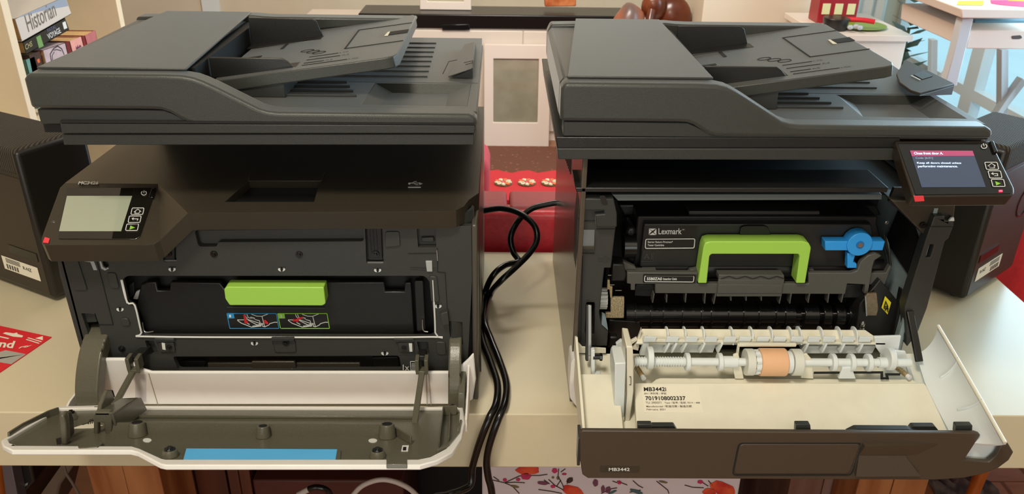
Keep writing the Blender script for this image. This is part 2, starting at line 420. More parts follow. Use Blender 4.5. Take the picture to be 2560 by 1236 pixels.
# front frame with real openings
PY = Y(.745)
op = [(305, 700), (318, 690), (1062, 690), (1074, 704), (1089, 832), (1080, 843), (365, 842), (352, 832), (336, 766), (318, 758)]
holes = [rr(op, 8), rr([(486, 576), (908, 568), (910, 604), (545, 606), (542, 617), (496, 617)], 8),
         rr([(404, 600), (440, 598), (441, 656), (408, 656)], 5), rr([(912, 560), (957, 560), (960, 660), (916, 660)], 5),
         rr([(246, 632), (262, 632), (273, 664), (268, 673), (256, 668)], 5), rr([(1042, 572), (1089, 570), (1091, 619), (1045, 619)], 3),
         [(203, 784), (238, 784), (248, 812), (263, 886), (237, 884)], rr([(362, 852), (384, 852), (398, 886), (374, 888)], 3),
         rr([(1042, 855), (1070, 855), (1074, 890), (1050, 890)], 3), [(1122, 803), (1156, 806), (1158, 862), (1126, 860)],
         rr([(432, 892), (998, 890), (1004, 925), (446, 926)], 7)]
b = B(); b.slab([(132, 575), (1178, 565), (1180, 700), (1168, 932), (340, 932), (210, 905), (150, 690)], PY, .006, holes=holes)
fr = b.obj('front_frame', M_dark, PL, bevel=.0006)
b = B(); b.slab([(135, 580), (1176, 570), (1165, 930), (345, 930), (215, 900)], Y(.752), .004, holes=[rr(op, 8), [(203, 784), (238, 784), (248, 812), (263, 886), (237, 884)], [(1122, 803), (1156, 806), (1158, 862), (1126, 860)], rr([(432, 892), (998, 890), (1004, 925), (446, 926)], 7)])
b.obj('inner_frame', M_dark, PL)
# black slides, pockets
for pts, dp in (([(406, 596), (436, 596), (437, 650), (411, 650)], .749), ([(916, 560), (953, 560), (956, 650), (921, 650)], .749)):
    s = B().slab(pts, Y(dp), .004).obj('slide', M_black, PL, bevel=.0004)
    x0 = pts[0][0] + 6; b = B()
    if x0 > 800:
        for k in range(3): line(b, [(x0 + 2 + k * 8, 565), (x0 + 6 + k * 8, 630)], Y(dp), 1.4)
        b.obj('groove', M_void, s)
for pts in ([(404, 651), (441, 651), (441, 655), (406, 655)], [(914, 655), (959, 655), (960, 659), (915, 659)]):
    B().slab(pts, Y(.747), .003).obj('bright_edge', M_metal, PL)
for pts in ([(207, 645), (233, 645), (235, 655), (243, 676), (234, 676), (226, 656), (209, 654)], [(246, 645), (250, 645), (257, 668), (266, 673), (268, 669), (272, 672), (262, 677), (253, 672)]):
    B().slab(pts, Y(.7435), .002).obj('grey_clip_edge', mat('pale_grey_plastic', '#A9ACAA', .4), PL)
B().slab([(1064, 654), (1080, 654), (1081, 680), (1067, 680)], Y(.743), .003).obj('lock_tab', mat('pale_grey_plastic', '#A9ACAA', .4), PL, bevel=.0004)
b = B(); b.slab([(1046, 574), (1088, 572), (1090, 617), (1049, 617)], Y(.755), .003); b.slab([(1052, 595), (1084, 594), (1086, 606), (1055, 606)], Y(.748), .004); b.obj('pocket', M_dark, PL, bevel=.001)
# raised pads
for pts in ([(161, 647), (193, 649), (218, 727), (186, 727)], [(266, 683), (288, 684), (298, 722), (276, 722)], [(299, 797), (319, 797), (326, 815), (305, 817)],
            [(1072, 692), (1092, 692), (1099, 756), (1078, 757)], [(1089, 856), (1113, 856), (1116, 888), (1093, 888)], [(963, 580), (998, 580), (1001, 616), (962, 620)]):
    B().slab(rr(pts, 6), Y(.7432), .002).obj('raised_pad', M_dark, PL, bevel=.0006)
B().slab([(203, 783), (236, 783), (243, 806), (209, 808)], Y(.750), .003).obj('arm_slot_lip', M_char, PL, bevel=.0008)
for L_, w_ in (([(243, 655), (255, 700), (283, 812), (247, 812)], 2), ([(1093, 620), (1094, 680), (1113, 682), (1119, 790)], 2), ([(1020, 634), (1090, 633)], 1.3)): line(B(), L_, PY, w_).obj('seam', M_seam, PL)
line(B(), [(1092, 625), (1094, 652)], Y(.744), 1.5).obj('bright_edge', M_metal, PL); line(B(), [(1024, 670), (1060, 672), (1090, 672)], Y(.744), 1.5).obj('bright_edge', M_char, PL)
B().slab(rr([(1100, 786), (1119, 780), (1123, 812), (1105, 816)], 3), Y(.738), .008).obj('side_latch', M_dark, PL, bevel=.0006)
# screws
def screw(P, x, y, pl, r=.0037, m=M_gloss):
    c = U(x, y, pl); n = pl[1] if not isinstance(pl[0], str) else Vector((0, -1, 0))
    b = B(); b.cyl(c + n * .0002, c + n * .0012, r, r * .95, 20); b.cyl(c + n * .0012, c + n * .0028, r * .55, r * .42, 12); return b.obj('screw', m, P)
for x, y in ((535, 635), (748, 636), (420, 634), (939, 635), (305, 872), (715, 857)): screw(PL, x, y, PY if x not in (420, 939) else Y(.7485))
screw(PL, 423, 869, Y(.742), .003); screw(PL, 1010, 871, Y(.742), .003)
for x, y in ((430, 674), (704, 674), (944, 676), (300, 774), (1095, 766), (636, 859), (962, 884)):
    c = B().slab(ell(x, y, 9, 5.5), Y(.7445), .0008).obj('lock_eye', M_print, PL)
    B().slab(ell(x, y, 3.2, 5.5), Y(.7438), .0012).obj('slit', M_void, c)
    B().slab([(x - 9, y - 6), (x + 9, y - 6), (x + 6, y - 3), (x - 6, y - 3)], Y(.7438), .0012).obj('slit', M_dark, c)
# clip plates under the cartridge door
for x0, x1, yy in ((385, 438, 848), (984, 1037, 848)):
    B().slab(rr([(x0, yy), (x1 - 4, yy), (x1 - 2, yy + 8), (x0 + 2, yy + 8)], 2), Y(.741), .004).obj('clip_tab', M_char, PL, bevel=.0006)
    B().slab(rr([(x0 + 10, yy + 9), (x1 - 4, yy + 9), (x1, yy + 33), (x0 + 14, yy + 33)], 4), Y(.7425), .003).obj('clip_plate', M_dark, PL, bevel=.0006)
B().slab([(404, 858), (412, 860), (414, 876), (406, 874)], Y(.7415), .001).obj('white_catch', M_print, PL); B().slab([(1022, 860), (1030, 860), (1031, 880), (1024, 880)], Y(.7415), .001).obj('white_catch', M_print, PL)
B().slab(rr([(677, 846), (736, 846), (733, 853), (681, 853)], 2), Y(.741), .004).obj('clip_tab', M_char, PL, bevel=.0006)
b = B(); line(b, rr([(680, 850), (738, 850), (741, 882), (688, 882)], 6), Y(.745), 1.5, closed=True); b.obj('seam', M_seam, PL)
# bright wire round the opening
b = B(); b.tube([U(x, y, Y(.744)) for x, y in op[-1:] + op[:1] + op[1:2]][0:2], .0009, 8, 2)
b.tube([U(x, y, Y(.744)) for x, y in ((303, 700), (318, 756), (337, 764), (354, 832), (366, 842), (700, 844), (1078, 843), (1088, 832), (1082, 700))], .0010, 8, 4)
b.obj('bright_opening_edge', mat('pale_edge_plastic', '#D6D6D2', .3), PL)
# black cartridge door panel with green handle
bp = Y(.758)
b = B(); b.slab([(352, 712), (372, 706), (390, 706), (394, 727), (424, 727), (426, 706), (550, 708), (560, 722), (814, 722), (812, 706), (960, 706), (963, 730), (1011, 730), (1012, 707), (1028, 707), (1036, 836), (366, 838), (342, 764)], bp, .006)
tp = b.obj('transfer_module', M_black, PL, bevel=.0012)
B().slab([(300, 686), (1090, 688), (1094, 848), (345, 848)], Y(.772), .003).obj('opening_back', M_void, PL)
B().slab(rr([(1036, 703), (1058, 703), (1064, 826), (1042, 830)], 4), Y(.752), .008).obj('side_rail', M_black, tp, bevel=.001)
B().slab(rr([(560, 724), (566, 718), (809, 719), (810, 724), (814, 760), (806, 765), (574, 764), (563, 748)], 3), Y(.742), .016).obj('green_handle', M_green, tp, bevel=.0018, seg=3, label='lime green pull handle')
line(B(), [(568, 768), (812, 770)], Y(.7575), 3).obj('ledge', M_dark, tp)
b = B(); line(b, [(402, 823), (450, 823)], bp, 2); line(b, [(974, 823), (1020, 823)], bp, 2); b.obj('groove', M_void, tp)
b = B(); b.tube([U(x, y, Y(.75)) for x, y in ((1056, 800), (1058, 826), (1070, 830))], .0009, 8, 3); b.tube([U(x, y, Y(.75)) for x, y in ((356, 806), (362, 830), (384, 829))], .0008, 8, 3); b.obj('spring_wire', M_metal, PL)
b = B(); b.slab([(340, 730), (350, 726), (344, 750), (332, 748)], Y(.765), .004); b.obj('white_lever', M_print, PL, bevel=.0005)
B().slab([(322, 712), (334, 706), (336, 738), (322, 750)], Y(.768), .006).obj('lever_arm', M_dark, PL, bevel=.001)
# instruction labels
def label_pic(q, dx, mcol, num, red_pts):
    def s(x, y): return (540 + (x + dx) / 8.533, 700 + y / 8.536)
    pl = bp
    b = B(); line(b, rr([s(235, 715), s(1290, 715), s(1345, 1035), s(300, 1035)], 2), pl, 1.8, closed=True); b.slab([s(235, 715), s(375, 715), s(395, 825), s(260, 828)], off3(pl, .0004), .0004)
    f = b.obj('instruction_label', mcol, q)
    b = B()
    for L_ in ([(620, 730), (640, 790), (665, 800)], [(660, 730), (690, 800), (930, 870), (950, 930), (650, 830)], [(460, 850), (600, 850)], [(460, 860), (540, 920), (760, 1005), (960, 985), (985, 930), (930, 940)],
               [(660, 800), (680, 850), (880, 960), (940, 950)], [(760, 730), (870, 770), (980, 775), (1110, 725)], [(985, 780), (1045, 1000), (1130, 960), (1150, 930), (1260, 900), (1310, 905)], [(740, 790), (820, 810), (830, 840), (750, 820), (740, 790)], [(780, 985), (950, 965), (960, 935)], [(640, 905), (720, 950)], [(965, 925), (1000, 930), (1000, 990), (1045, 1000)]):
        line(b, [s(*p) for p in L_], pl, 1.5)
    b.obj('diagram_lines', M_print, q)
    b = B()
    for r_ in red_pts: b.slab([s(*p) for p in r_], off3(pl, .0009), .0004)
    b.obj('red_arrow', M_red, q)
    b = B(); text(b, num, s(285 if num == '1' else 290, 800), s(325 if num == '1' else 335, 800), s(280, 742), off3(pl, .0005), .02); b.obj('lettering', M_print, q)
def off3(pl, d): return (pl[0], pl[1] - d) if isinstance(pl[0], str) and pl[0] == 'y' else ((pl[0], pl[1] + d) if isinstance(pl[0], str) else off(pl, d))
label_pic(tp, 0, M_bprint, '1', [[(580, 745), (625, 745), (650, 870), (690, 905), (655, 940), (610, 925), (600, 860)], [(1020, 860), (1060, 860), (1115, 920), (1100, 955), (1040, 930)]])
label_pic(tp, 1080, M_gprint, '2', [[(740, 790), (790, 815), (660, 870), (680, 895), (550, 885), (570, 830), (600, 850)]])
# paper feed slot below
B().slab([(430, 888), (1002, 886), (1008, 928), (444, 930)], Y(.770), .003).obj('feed_slot', M_void, PL)
for pts, yy in (([(452, 903), (515, 903), (505, 924), (458, 924)], .760), ([(518, 908), (640, 908), (640, 927), (522, 927)], .752), ([(628, 905), (736, 905), (742, 928), (632, 928)], .748), ([(740, 908), (900, 908), (900, 927), (742, 927)], .752), ([(930, 895), (995, 893), (998, 924), (938, 924)], .765)):
    B().slab(rr(pts, 3), Y(yy), .004).obj('feed_guide', M_deck if yy < .76 else M_black, PL, bevel=.0008)
b = B(); text(b, '1x', (1007, 926), (1023, 926), (1007, 912), PY, .015); line(b, [(1026, 904), (1036, 904), (1044, 910), (1046, 925), (1027, 925), (1026, 904)], PY, 1.4)
for k in range(4): line(b, [(1029, 910 + k * 3.6), (1041, 910 + k * 3.6)], PY, 1)
b.obj('lettering', M_print, PL)
b = B(); b.slab([(722, 930), (730, 922), (731, 930)], Y(.747), .0005); b.obj('white_mark', M_print, PL)
# rounded right front corner
b = B(); c = U(1118, 700, PY)
cx = -.050; rows = []
for k in range(7):
    t = math.pi / 2 * k / 6; rows.append([(cx + .024 * math.sin(t), .745 + .022 * (1 - math.cos(t)), z) for z in (.062, .226)])
B().grid(rows, (-.002, .003, 0)).obj('corner_panel', M_char, PL, smooth=60)
# deck
PD = Z(.235)
A_ = U(162, 458, PD); Bv = U(395, 460, PD); E_ = U(470, 533, PD); 
nt_ = Vector((0, -.40, 1)).normalized(); TP = (Vector((0, A_.y, .235)), nt_)
dk = B()
BL = Vector((-.446, 1.085, .235)); BR = Vector((-.022, 1.085, .235))
fr_pts = [(470, 533), (800, 531), (1110, 529), (1140, 526), (1160, 516), (1172, 500)]
top = [A_, Vector((-.448, .93, .235)), BL, BR, Vector((-.0215, .78, .235))] + [U(x, y, PD) for x, y in fr_pts[::-1]] + [Bv]
hole = [U(x, y, PD) for x, y in ((622, 452), (800, 452), (785, 505), (562, 505))]
dn = Vector((0, .004, -.020))
dk._poly([top, hole], dn)
C1 = [U(x, y, TP) for x, y in ((150, 470), (104, 596), (104, 607), (112, 613), (365, 613), (385, 611), (400, 602))]
# tilted control panel wing
wing = [A_] + C1 + [E_, Bv]
v = [dk.bm.verts.new(p) for p in wing]; v2 = [dk.bm.verts.new(p + dn) for p in wing]
k = len(C1)
dk.bm.faces.new([v[i] for i in range(0, k + 1)] + [v[k + 2]]); dk.bm.faces.new([v[k], v[k + 1], v[k + 2]])
dk.bm.faces.new(([v2[i] for i in range(0, k + 1)] + [v2[k + 2]])[::-1]); dk.bm.faces.new([v2[k + 2], v2[k + 1], v2[k]])
for i in range(len(wing) - 1): dk.bm.faces.new((v[i], v2[i], v2[i + 1], v[i + 1]))
deck = dk.obj('top_deck', M_deck, PL, bevel=.0022, seg=3)
# recess in the deck
b = B(); b.slab([(560, 445), (805, 445), (790, 512), (555, 512)], Z(.226), .003); b.obj('deck_recess', M_black, PL)
B().slab([(624, 430), (812, 430), (803, 452), (620, 452)], Z(.2362), .0012).obj('paper_stop_flap', M_deck, PL, bevel=.0005)
b = B(); text(b, 'MC3426', (195, 462), (245, 462), (198, 454), off3(PD, .0008), .03); b.obj('lettering', M_print, deck)
# usb icon
b = B(); q_ = off3(PD, .0003); line(b, [(1022, 459), (1050, 459)], q_, 1.5); line(b, [(1030, 459), (1036, 455), (1042, 455)], q_, 1.3); line(b, [(1034, 459), (1040, 463), (1046, 463)], q_, 1.3); b.slab(ell(1023, 459, 3, 2), q_, .0003); b.slab([(1048, 456), (1056, 459), (1048, 462)], q_, .0003); b.slab(rect(1020, 467, 1052, 469), q_, .0003)
b.obj('port_icon', M_print, deck)
# screen
def tpx(x, y): return (80 + x / 3.434, 340 + y / 3.433)
sg = B().slab(rr([tpx(292, 448), tpx(1066, 442), tpx(1030, 560), tpx(925, 868), tpx(890, 886), tpx(222, 882)], 4), off(TP, .0012), .0016).obj('touch_screen', M_glass, deck, bevel=.0004)
B().slab([tpx(300, 515), tpx(860, 515), tpx(765, 818), tpx(232, 818)], off(TP, .0014), .0002).obj('display', M_lcd, deck)
def panel_icons(q, pl, s, sc_=1):
    b = B()
    for cx_, cy_ in ((908, 650), (884, 719), (862, 788)):
        line(b, rr([s(cx_ - 46, cy_ - 28), s(cx_ + 56, cy_ - 28), s(cx_ + 44, cy_ + 28), s(cx_ - 58, cy_ + 28)], 3), pl, 1.5, closed=True)
    line(b, [s(880, 655), s(910, 632), s(936, 652), s(926, 652), s(920, 668), s(884, 668), s(890, 655)], pl, 1.2, closed=True)
    line(b, [s(905, 730), s(912, 716), s(860, 714)], pl, 1.4); line(b, [s(875, 706), s(860, 714), s(872, 724)], pl, 1.3)
    # power symbol
    pts = [s(962 + 22 * math.cos(t), 494 + 18 * math.sin(t)) for t in [math.radians(-55 + 290 * k / 14) for k in range(15)]]
    line(b, pts, pl, 1.5); line(b, [s(964, 472), s(962, 492)], pl, 1.5)
    b.obj('panel_icons', M_print, q)
    B().slab([s(845, 770), s(884, 787), s(836, 805)], off(pl, .0003), .0002).obj('start_key', M_gprint, q)
panel_icons(deck, off(TP, .0014), tpx)
B().slab([tpx(1025, 448), tpx(1058, 448), tpx(1036, 528), tpx(1000, 528)], off(TP, .004), .003).obj('power_button', M_gloss, deck, bevel=.0006)
B().slab([tpx(110, 868), tpx(152, 880), tpx(140, 920), tpx(92, 915)], off(TP, .001), .0006).obj('red_tape', mat('red_tape', '#E8404A', .4), deck)
# scanner
b = B(); b.slab([(150, 309), (1187, 314), (1187, 334), (155, 334)], Y(.735), .028); b.box(-.412, -.0235, .760, 1.045, .3125, .3165); b.obj('scanner_base', M_char, PL, bevel=.0008)
b = B(); b.slab([(154, 336), (1186, 336), (1185, 363), (160, 363)], Y(.737), .31); b.obj('scanner_foot', M_char, PL, bevel=.0008)
scanner_lid(PL, -.430, df=.004)
B().slab([(150, 302), (1186, 307), (1186, 312), (150, 307)], Y(.7346), .004).obj('gap_shade_strip', M_seam, PL)  # solid dark strip painting the shade of the gap under the lid
B().box(-.428, -.026, .745, 1.03, .308, .316).obj('scanner_glass_frame', M_void, PL)
# extension flap at the right of the lid
fa_ = U(1121, 209, Y(.862)); fb_ = U(1180, 188, Y(.862)); fx = min(fb_.x, -.0245); fb_ = Vector((0, 0, max(fb_.z, .3435)))
b = B(); t4 = [Vector((fa_.x, .862, .3345)), Vector((fx, .862, fb_.z)), Vector((fx, .985, fb_.z + .001)), Vector((fa_.x + .012, .985, .3415))]
b.hexa([p - Vector((0, 0, .0012)) for p in t4], t4); ofl = b.obj('output_flap', M_lid, PL, bevel=.0004)
B().prism([(fa_.x + .004, .8625, .333), (fx, .8625, .333), (fx, .8625, fb_.z - .0012)], (0, .002, 0)).obj('flap_side', M_black, PL)
B().prism([(fx, .863, .333), (fx + .0008, .863, .333), (fx + .0008, .863, fb_.z), (fx, .863, fb_.z)], (0, .12, 0)).obj('flap_side', M_char, PL)
for L_ in ([(1107, 186), (1122, 155), (1142, 151)], [(1160, 158), (1182, 153), (1181, 158), (1164, 163)]): line(B(), L_, Z(.3425 if L_[0][0] < 1150 else .3445), 1.8).obj('seam', M_seam, PL)

# white tray front, real plane at y .7415
PT = Y(.730)
b = B(); b.slab([(232, 940), (250, 898), (308, 898), (330, 905), (348, 922), (378, 931), (1126, 931), (1150, 918), (1170, 900), (1184, 884), (1190, 950), (1182, 1000), (1165, 1013), (248, 1014)], PT, .0045)
wt = b.obj('tray_front', M_white, PL, bevel=.0025, seg=3, label='white lower tray front')
for L_ in ([(372, 934), (395, 1012)], [(1072, 934), (1078, 1012)], [(1066, 934), (1068, 1012)]): line(B(), L_, PT, 1.6).obj('seam', mat('beige_seam', '#A59A84', .6), wt)
B().slab(rect(338, 936, 366, 1005), off3(PT, .0001), .0010).obj('inset', mat('grey_white_plastic', '#C9C8C8', .4), wt)
# ---- open door of the left printer
ang = math.radians(20)
dd = Vector((0, -math.cos(ang), math.sin(ang))); dnn = Vector((0, math.sin(ang), math.cos(ang)))
DP = (Vector((0, .734, .0105)), dnn)
outer = [(2, 1102), (8, 1116), (30, 1124), (325, 1124), (345, 1130), (400, 1158), (415, 1160), (1050, 1160), (1090, 1150), (1125, 1132), (1150, 1100), (1160, 1060), (1180, 962), (1174, 940), (1166, 955), (1150, 1020), (1120, 1030), (330, 1026), (310, 1015), (240, 1006), (200, 1006), (150, 1020)]
inner = [(20, 1098), (150, 1021), (320, 1018), (1140, 1020), (1150, 1024), (1148, 1058), (1140, 1090), (1115, 1122), (1075, 1143), (1040, 1150), (420, 1150), (405, 1147), (350, 1122), (330, 1116), (45, 1115), (25, 1108)]
dsh = B(); dsh.slab([(2, 1102), (8, 1116), (30, 1126), (325, 1126), (345, 1131), (400, 1160), (415, 1163), (1050, 1163), (1092, 1152), (1130, 1132), (1154, 1096), (1162, 1058), (1158, 1018), (330, 1014), (310, 1012), (150, 1016)], off(DP, .003), .0048, holes=[inner])
door = dsh.obj('front_door', M_white, PL, bevel=.0018, seg=3, label='white opened front door with dark grey inner liner')
B().slab([(14, 1100), (150, 1020), (320, 1017), (1150, 1019), (1150, 1092), (1122, 1128), (1070, 1150), (405, 1150), (345, 1122), (35, 1118)], off(DP, .0), .0018).obj('door_liner', M_liner, door, bevel=.0005)
# side and rear liner walls
def wall(pts, h, t, pl, nm, m, par_, dirv=None, bevel=.0006):
    """thin upright wall along a pixel path on a plane"""
    P3 = [U(x, y, pl) for x, y in pts]; b = B(); n = pl[1]
    for i in range(len(P3) - 1):
        a, c = P3[i], P3[i + 1]; s_ = n.cross((c - a).normalized()) * t
        b.prism([a, c, c + s_, a + s_], n * h)
    return b.obj(nm, m, par_, bevel=bevel)
wall([(25, 1100), (62, 1076), (125, 1044), (148, 1036)], .007, .002, DP, 'side_wall', M_liner, door)
wall([(1150, 1062), (1144, 1092), (1118, 1124), (1090, 1138)], .005, .002, DP, 'side_wall', M_liner, door)
# right white upright rim
b = B(); P0 = [U(x, y, DP) for x, y in ((1160, 1058), (1166, 1010), (1170, 990))]
xx = P0[0].x + .001
b.prism([Vector((xx, p[0], p[1])) for p in ((.655, .028), (.72, .008), (.741, .012), (.741, .058), (.737, .060), (.70, .045), (.655, .044))], (.0022, 0, 0)); b.obj('end_wall', M_white, door, bevel=.0006)
B().prism([(xx - .009, .69, .02), (xx - .009, .735, .014), (xx - .009, .735, .05), (xx - .009, .70, .042)], (.007, 0, 0)).obj('rim_liner', M_liner, door, bevel=.0006)
b = B(); b.prism([Vector((-.448, p[0], p[1])) for p in ((.66, .018), (.73, .002), (.75, .002), (.75, .03), (.70, .03))], (.0022, 0, 0)); b.obj('end_wall', M_white, door, bevel=.0006)
# cross wall with bosses, rear ridge
wall([(275, 1086), (340, 1086), (970, 1092)], .011, .002, DP, 'cross_wall', M_liner, door)
wall([(330, 1046), (1035, 1049)], .003, .003, DP, 'rear_ridge', M_liner, door)
wall([(985, 1088), (1026, 1112)], .008, .002, DP, 'brace', M_liner, door)
def boss(x, y, r, h, nm='screw_boss', scr=True, pl=DP):
    c = U(x, y, pl); n = pl[1]; b = B(); b.cyl(c, c + n * h, r, r * .82, 24)
    o = b.obj(nm, M_liner, door, bevel=.0005)
    if scr: B().cyl(c + n * h, c + n * (h + .0015), r * .62, r * .6, 20).cyl(c + n * (h + .0015), c + n * (h + .003), r * .35, r * .3, 12).obj('screw', M_gloss, door)
    else: B().cyl(c + n * (h + .0001), c + n * (h + .0004), r * .55, r * .55, 20).obj('hole', M_void, door)
    return o
boss(425, 1142, .0075, .006); boss(944, 1144, .0075, .006); boss(178, 1048, .0062, .006); boss(1131, 1033, .006, .006)
for x, y in ((344, 1090), (968, 1094)): boss(x, y, .0085, .013, scr=False)
boss(658, 1094, .0068, .011, scr=False)
for x, y in ((368, 1101), (932, 1102)):
    B().slab(ell(x, y, 11, 5), off(DP, .0004), .0006).obj('white_disc', M_print, door)
ss = B().slab([(452, 1156), (462, 1122), (845, 1122), (853, 1127), (850, 1158), (452, 1158)], off(DP, .0016), .002).obj('sticker_plate', M_liner, door, bevel=.0006)
B().slab([(458, 1152), (466, 1122), (843, 1124), (838, 1154)], off(DP, .0020), .0003).obj('blue_sticker', M_sky, door, label='plain sky blue sticker strip')
B().slab(rect(966, 1142, 1018, 1161), off(DP, .0042), .004).obj('latch_plate', M_liner, door, bevel=.0006)
B().slab([(1006, 1114), (1022, 1114), (1020, 1128), (1003, 1128)], off(DP, .0006), .0006).obj('white_catch', M_print, door)
B().slab([(1008, 1118), (1016, 1118), (1015, 1126), (1007, 1126)], off(DP, .0010), .0004).obj('hole', M_void, door)
# paper label on the liner at the left
lb = B().slab([(178, 1072), (325, 1023), (333, 1026), (322, 1045), (232, 1071)], off(DP, .0006), .0003).obj('paper_label', M_lab, door)
b = B()
for k, (x, y) in enumerate(((205, 1064), (230, 1054), (236, 1064), (262, 1044), (270, 1054), (300, 1034))): line(b, [(x, y), (x + 16, y - 5)], off(DP, .0007), 1.6)
for k in range(6): line(b, [(220 + k * 5, 1062 - k), (226 + k * 5, 1050 - k)], off(DP, .0007), 1.2)
b.obj('print_lines', M_ink, door)
b = B(); b.slab([(262, 976), (282, 976), (288, 994), (264, 994)], PT, .0004); bb = b.obj('sketch_label', M_lab, PL)
b = B(); line(b, [(262, 978), (280, 978), (286, 992), (264, 992)], off3(PT, .0004), 1, closed=True); line(b, [(266, 984), (274, 980), (282, 990), (268, 990)], off3(PT, .0004), 1); b.obj('print_lines', M_ink, PL)
# left upright catch posts on the door
def post(pts, pl, t, nm, m, par_, bevel=.0012):
    b = B(); b.slab(pts, pl, t); return b.obj(nm, m, par_, bevel=bevel)
post([(152, 1113), (148, 1048), (150, 1040), (158, 1040), (164, 1060), (168, 1113)], Y(U(160, 1113, DP).y), .008, 'catch_post', M_liner, door)
post([(160, 1100), (158, 1044), (166, 1044), (172, 1062), (175, 1100)], Y(U(168, 1100, DP).y), .010, 'catch_post', M_deck, door)
B().slab([(140, 1098), (152, 1094), (152, 1110), (142, 1110)], off(DP, .0008), .0006).obj('hole', M_void, door)
B().slab(rr([(194, 1112), (240, 1106), (255, 1102), (258, 1108), (244, 1118), (196, 1120)], 3), off(DP, .004), .004).obj('strap_stop', M_liner, door, bevel=.001)
# guide block for the left strap
gp = Y(.622)
b = B(); b.slab([(234, 1085), (233, 1038), (238, 1032), (272, 1032), (278, 1040), (281, 1092), (264, 1092), (259, 1058), (245, 1058), (246, 1088)], gp, .006)
b.obj('strap_guide_front', M_liner, door, bevel=.001)
bt = U(255, 1034, Y(.640))
b = B(); f0 = U(236, 1033, gp); f1 = U(280, 1033, gp); zr = U(290, 996, Y(.672)).z; r0 = Vector((f0.x, .672, zr)); r1 = Vector((f1.x, .672, zr))
b.hexa([f0, f1, r1, r0], [p - Vector((0, 0, .003)) for p in (f0, f1, r1, r0)])
b.prism([f1, r1, Vector((f1.x, .680, .050)), Vector((f1.x, .686, .030)), Vector((f1.x, .625, .050))], (-.0025, 0, 0))
b.obj('strap_guide', M_liner, door, bevel=.0008)
b = B(); p = [U(236, 1052, Y(.624)), U(235, 1010, Y(.636)), U(252, 975, Y(.652)), U(262, 975, Y(.658)), U(264, 1000, Y(.660)), U(246, 1040, Y(.630))]
xm = p[0].x; b.prism([Vector((xm, q.y, q.z)) for q in p], (.004, 0, 0)); b.obj('strap_guide_fin', M_liner, door, bevel=.0012)
# straps
def bar(p0, p1, wdt, tk, nm, m, par_, bevel=.0008):
    p0 = Vector(p0); p1 = Vector(p1); d = (p1 - p0).normalized(); s_ = Vector((1, 0, 0)); s_ = (s_ - d * s_.dot(d)).normalized() * wdt / 2; n = d.cross(s_).normalized() * tk / 2
    b = B(); b.hexa([p0 - s_ - n, p0 + s_ - n, p0 + s_ + n, p0 - s_ + n], [p1 - s_ - n, p1 + s_ - n, p1 + s_ + n, p1 - s_ + n]); return b.obj(nm, m, par_, bevel=bevel)
p_top = U(335, 925, Y(.728)); p_bot = U(238, 1104, Y(.625))
p_mid = p_top.lerp(p_bot, .45)
bar(p_top, p_bot, .0062, .004, 'left_strap', M_liner, door)
b = B(); c = U(336, 905, Y(.728))
for sx in (-.0048, .0048): b.box(c.x + sx - .002, c.x + sx + .002, .722, .734, c.z - .008, c.z + .007)
b.box(c.x - .0065, c.x + .0065, .722, .732, c.z - .011, c.z - .007); b.obj('strap_fork', M_liner, door, bevel=.0006)
bar(U(336, 900, Y(.730)), U(372, 868, Y(.75)), .009, .007, 'strap_link', M_black, door)
bar(U(1056, 925, Y(.728)), U(1028, 1118, Y(.628)), .0062, .004, 'right_strap', M_liner, door)
b = B(); c = U(1055, 908, Y(.728))
for sx in (-.0048, .0048): b.box(c.x + sx - .002, c.x + sx + .002, .722, .734, c.z - .008, c.z + .007)
b.box(c.x - .0065, c.x + .0065, .722, .732, c.z - .011, c.z - .007); b.obj('strap_fork', M_liner, door, bevel=.0006)
bar(U(1056, 897, Y(.732)), U(1056, 872, Y(.76)), .008, .006, 'strap_link', M_black, door)
b = B(); c0 = U(1024, 1122, off(DP, .006)); b.slab([(1024, 1122), (1046, 1120), (1048, 1136), (1050, 1160), (1022, 1160), (1022, 1136)], Y(.612), .010); b.obj('strap_anchor', M_liner, door, bevel=.001)
wall([(1100, 1120), (1110, 1040), (1142, 1038)], .010, .0015, DP, 'corner_rib', M_liner, door)
wall([(1124, 1110), (1126, 1042)], .007, .0015, DP, 'corner_rib', M_liner, door)
# curved hinge arms: an arc in the Y-Z plane swept across its width
def arc_arm(x0, x1, pts_c, th, nm, m):
    """pts_c: centre line (y,z)"""
    P = [Vector((0, y, z)) for y, z in pts_c]; Q = []
    for i in range(len(P) - 1):
        a, c = P[max(i - 1, 0)], P[min(i + 2, len(P) - 1)]
        for j in range(5):
            t = j / 5; Q.append(.5 * ((2 * P[i]) + (P[i+1] - a) * t + (2 * a - 5 * P[i] + 4 * P[i+1] - c) * t * t + (3 * P[i] - a - 3 * P[i+1] + c) * t ** 3))
    Q.append(P[-1]); O1 = []; I1 = []
    for i, q in enumerate(Q):
        d = (Q[min(i + 1, len(Q) - 1)] - Q[max(i - 1, 0)]).normalized(); s_ = Vector((0, -d.z, d.y)) * th / 2
        O1.append(q + s_); I1.append(q - s_)
    b = B()
    xs = Vector((x0, 0, 0)); xe = Vector((x1 - x0, 0, 0))
    for i in range(len(Q) - 1): b.prism([O1[i] + xs, O1[i + 1] + xs, I1[i + 1] + xs, I1[i] + xs], xe)
    bmesh.ops.remove_doubles(b.bm, verts=b.bm.verts, dist=1e-5)
    seen = {}
    for f in list(b.bm.faces):
        k = tuple(round(c, 6) for c in f.calc_center_median())
        seen.setdefault(k, []).append(f)
    for k, fs in seen.items():
        if len(fs) > 1: bmesh.ops.delete(b.bm, geom=fs, context='FACES_ONLY')
    return b.obj(nm, m, door, bevel=.002, seg=3)
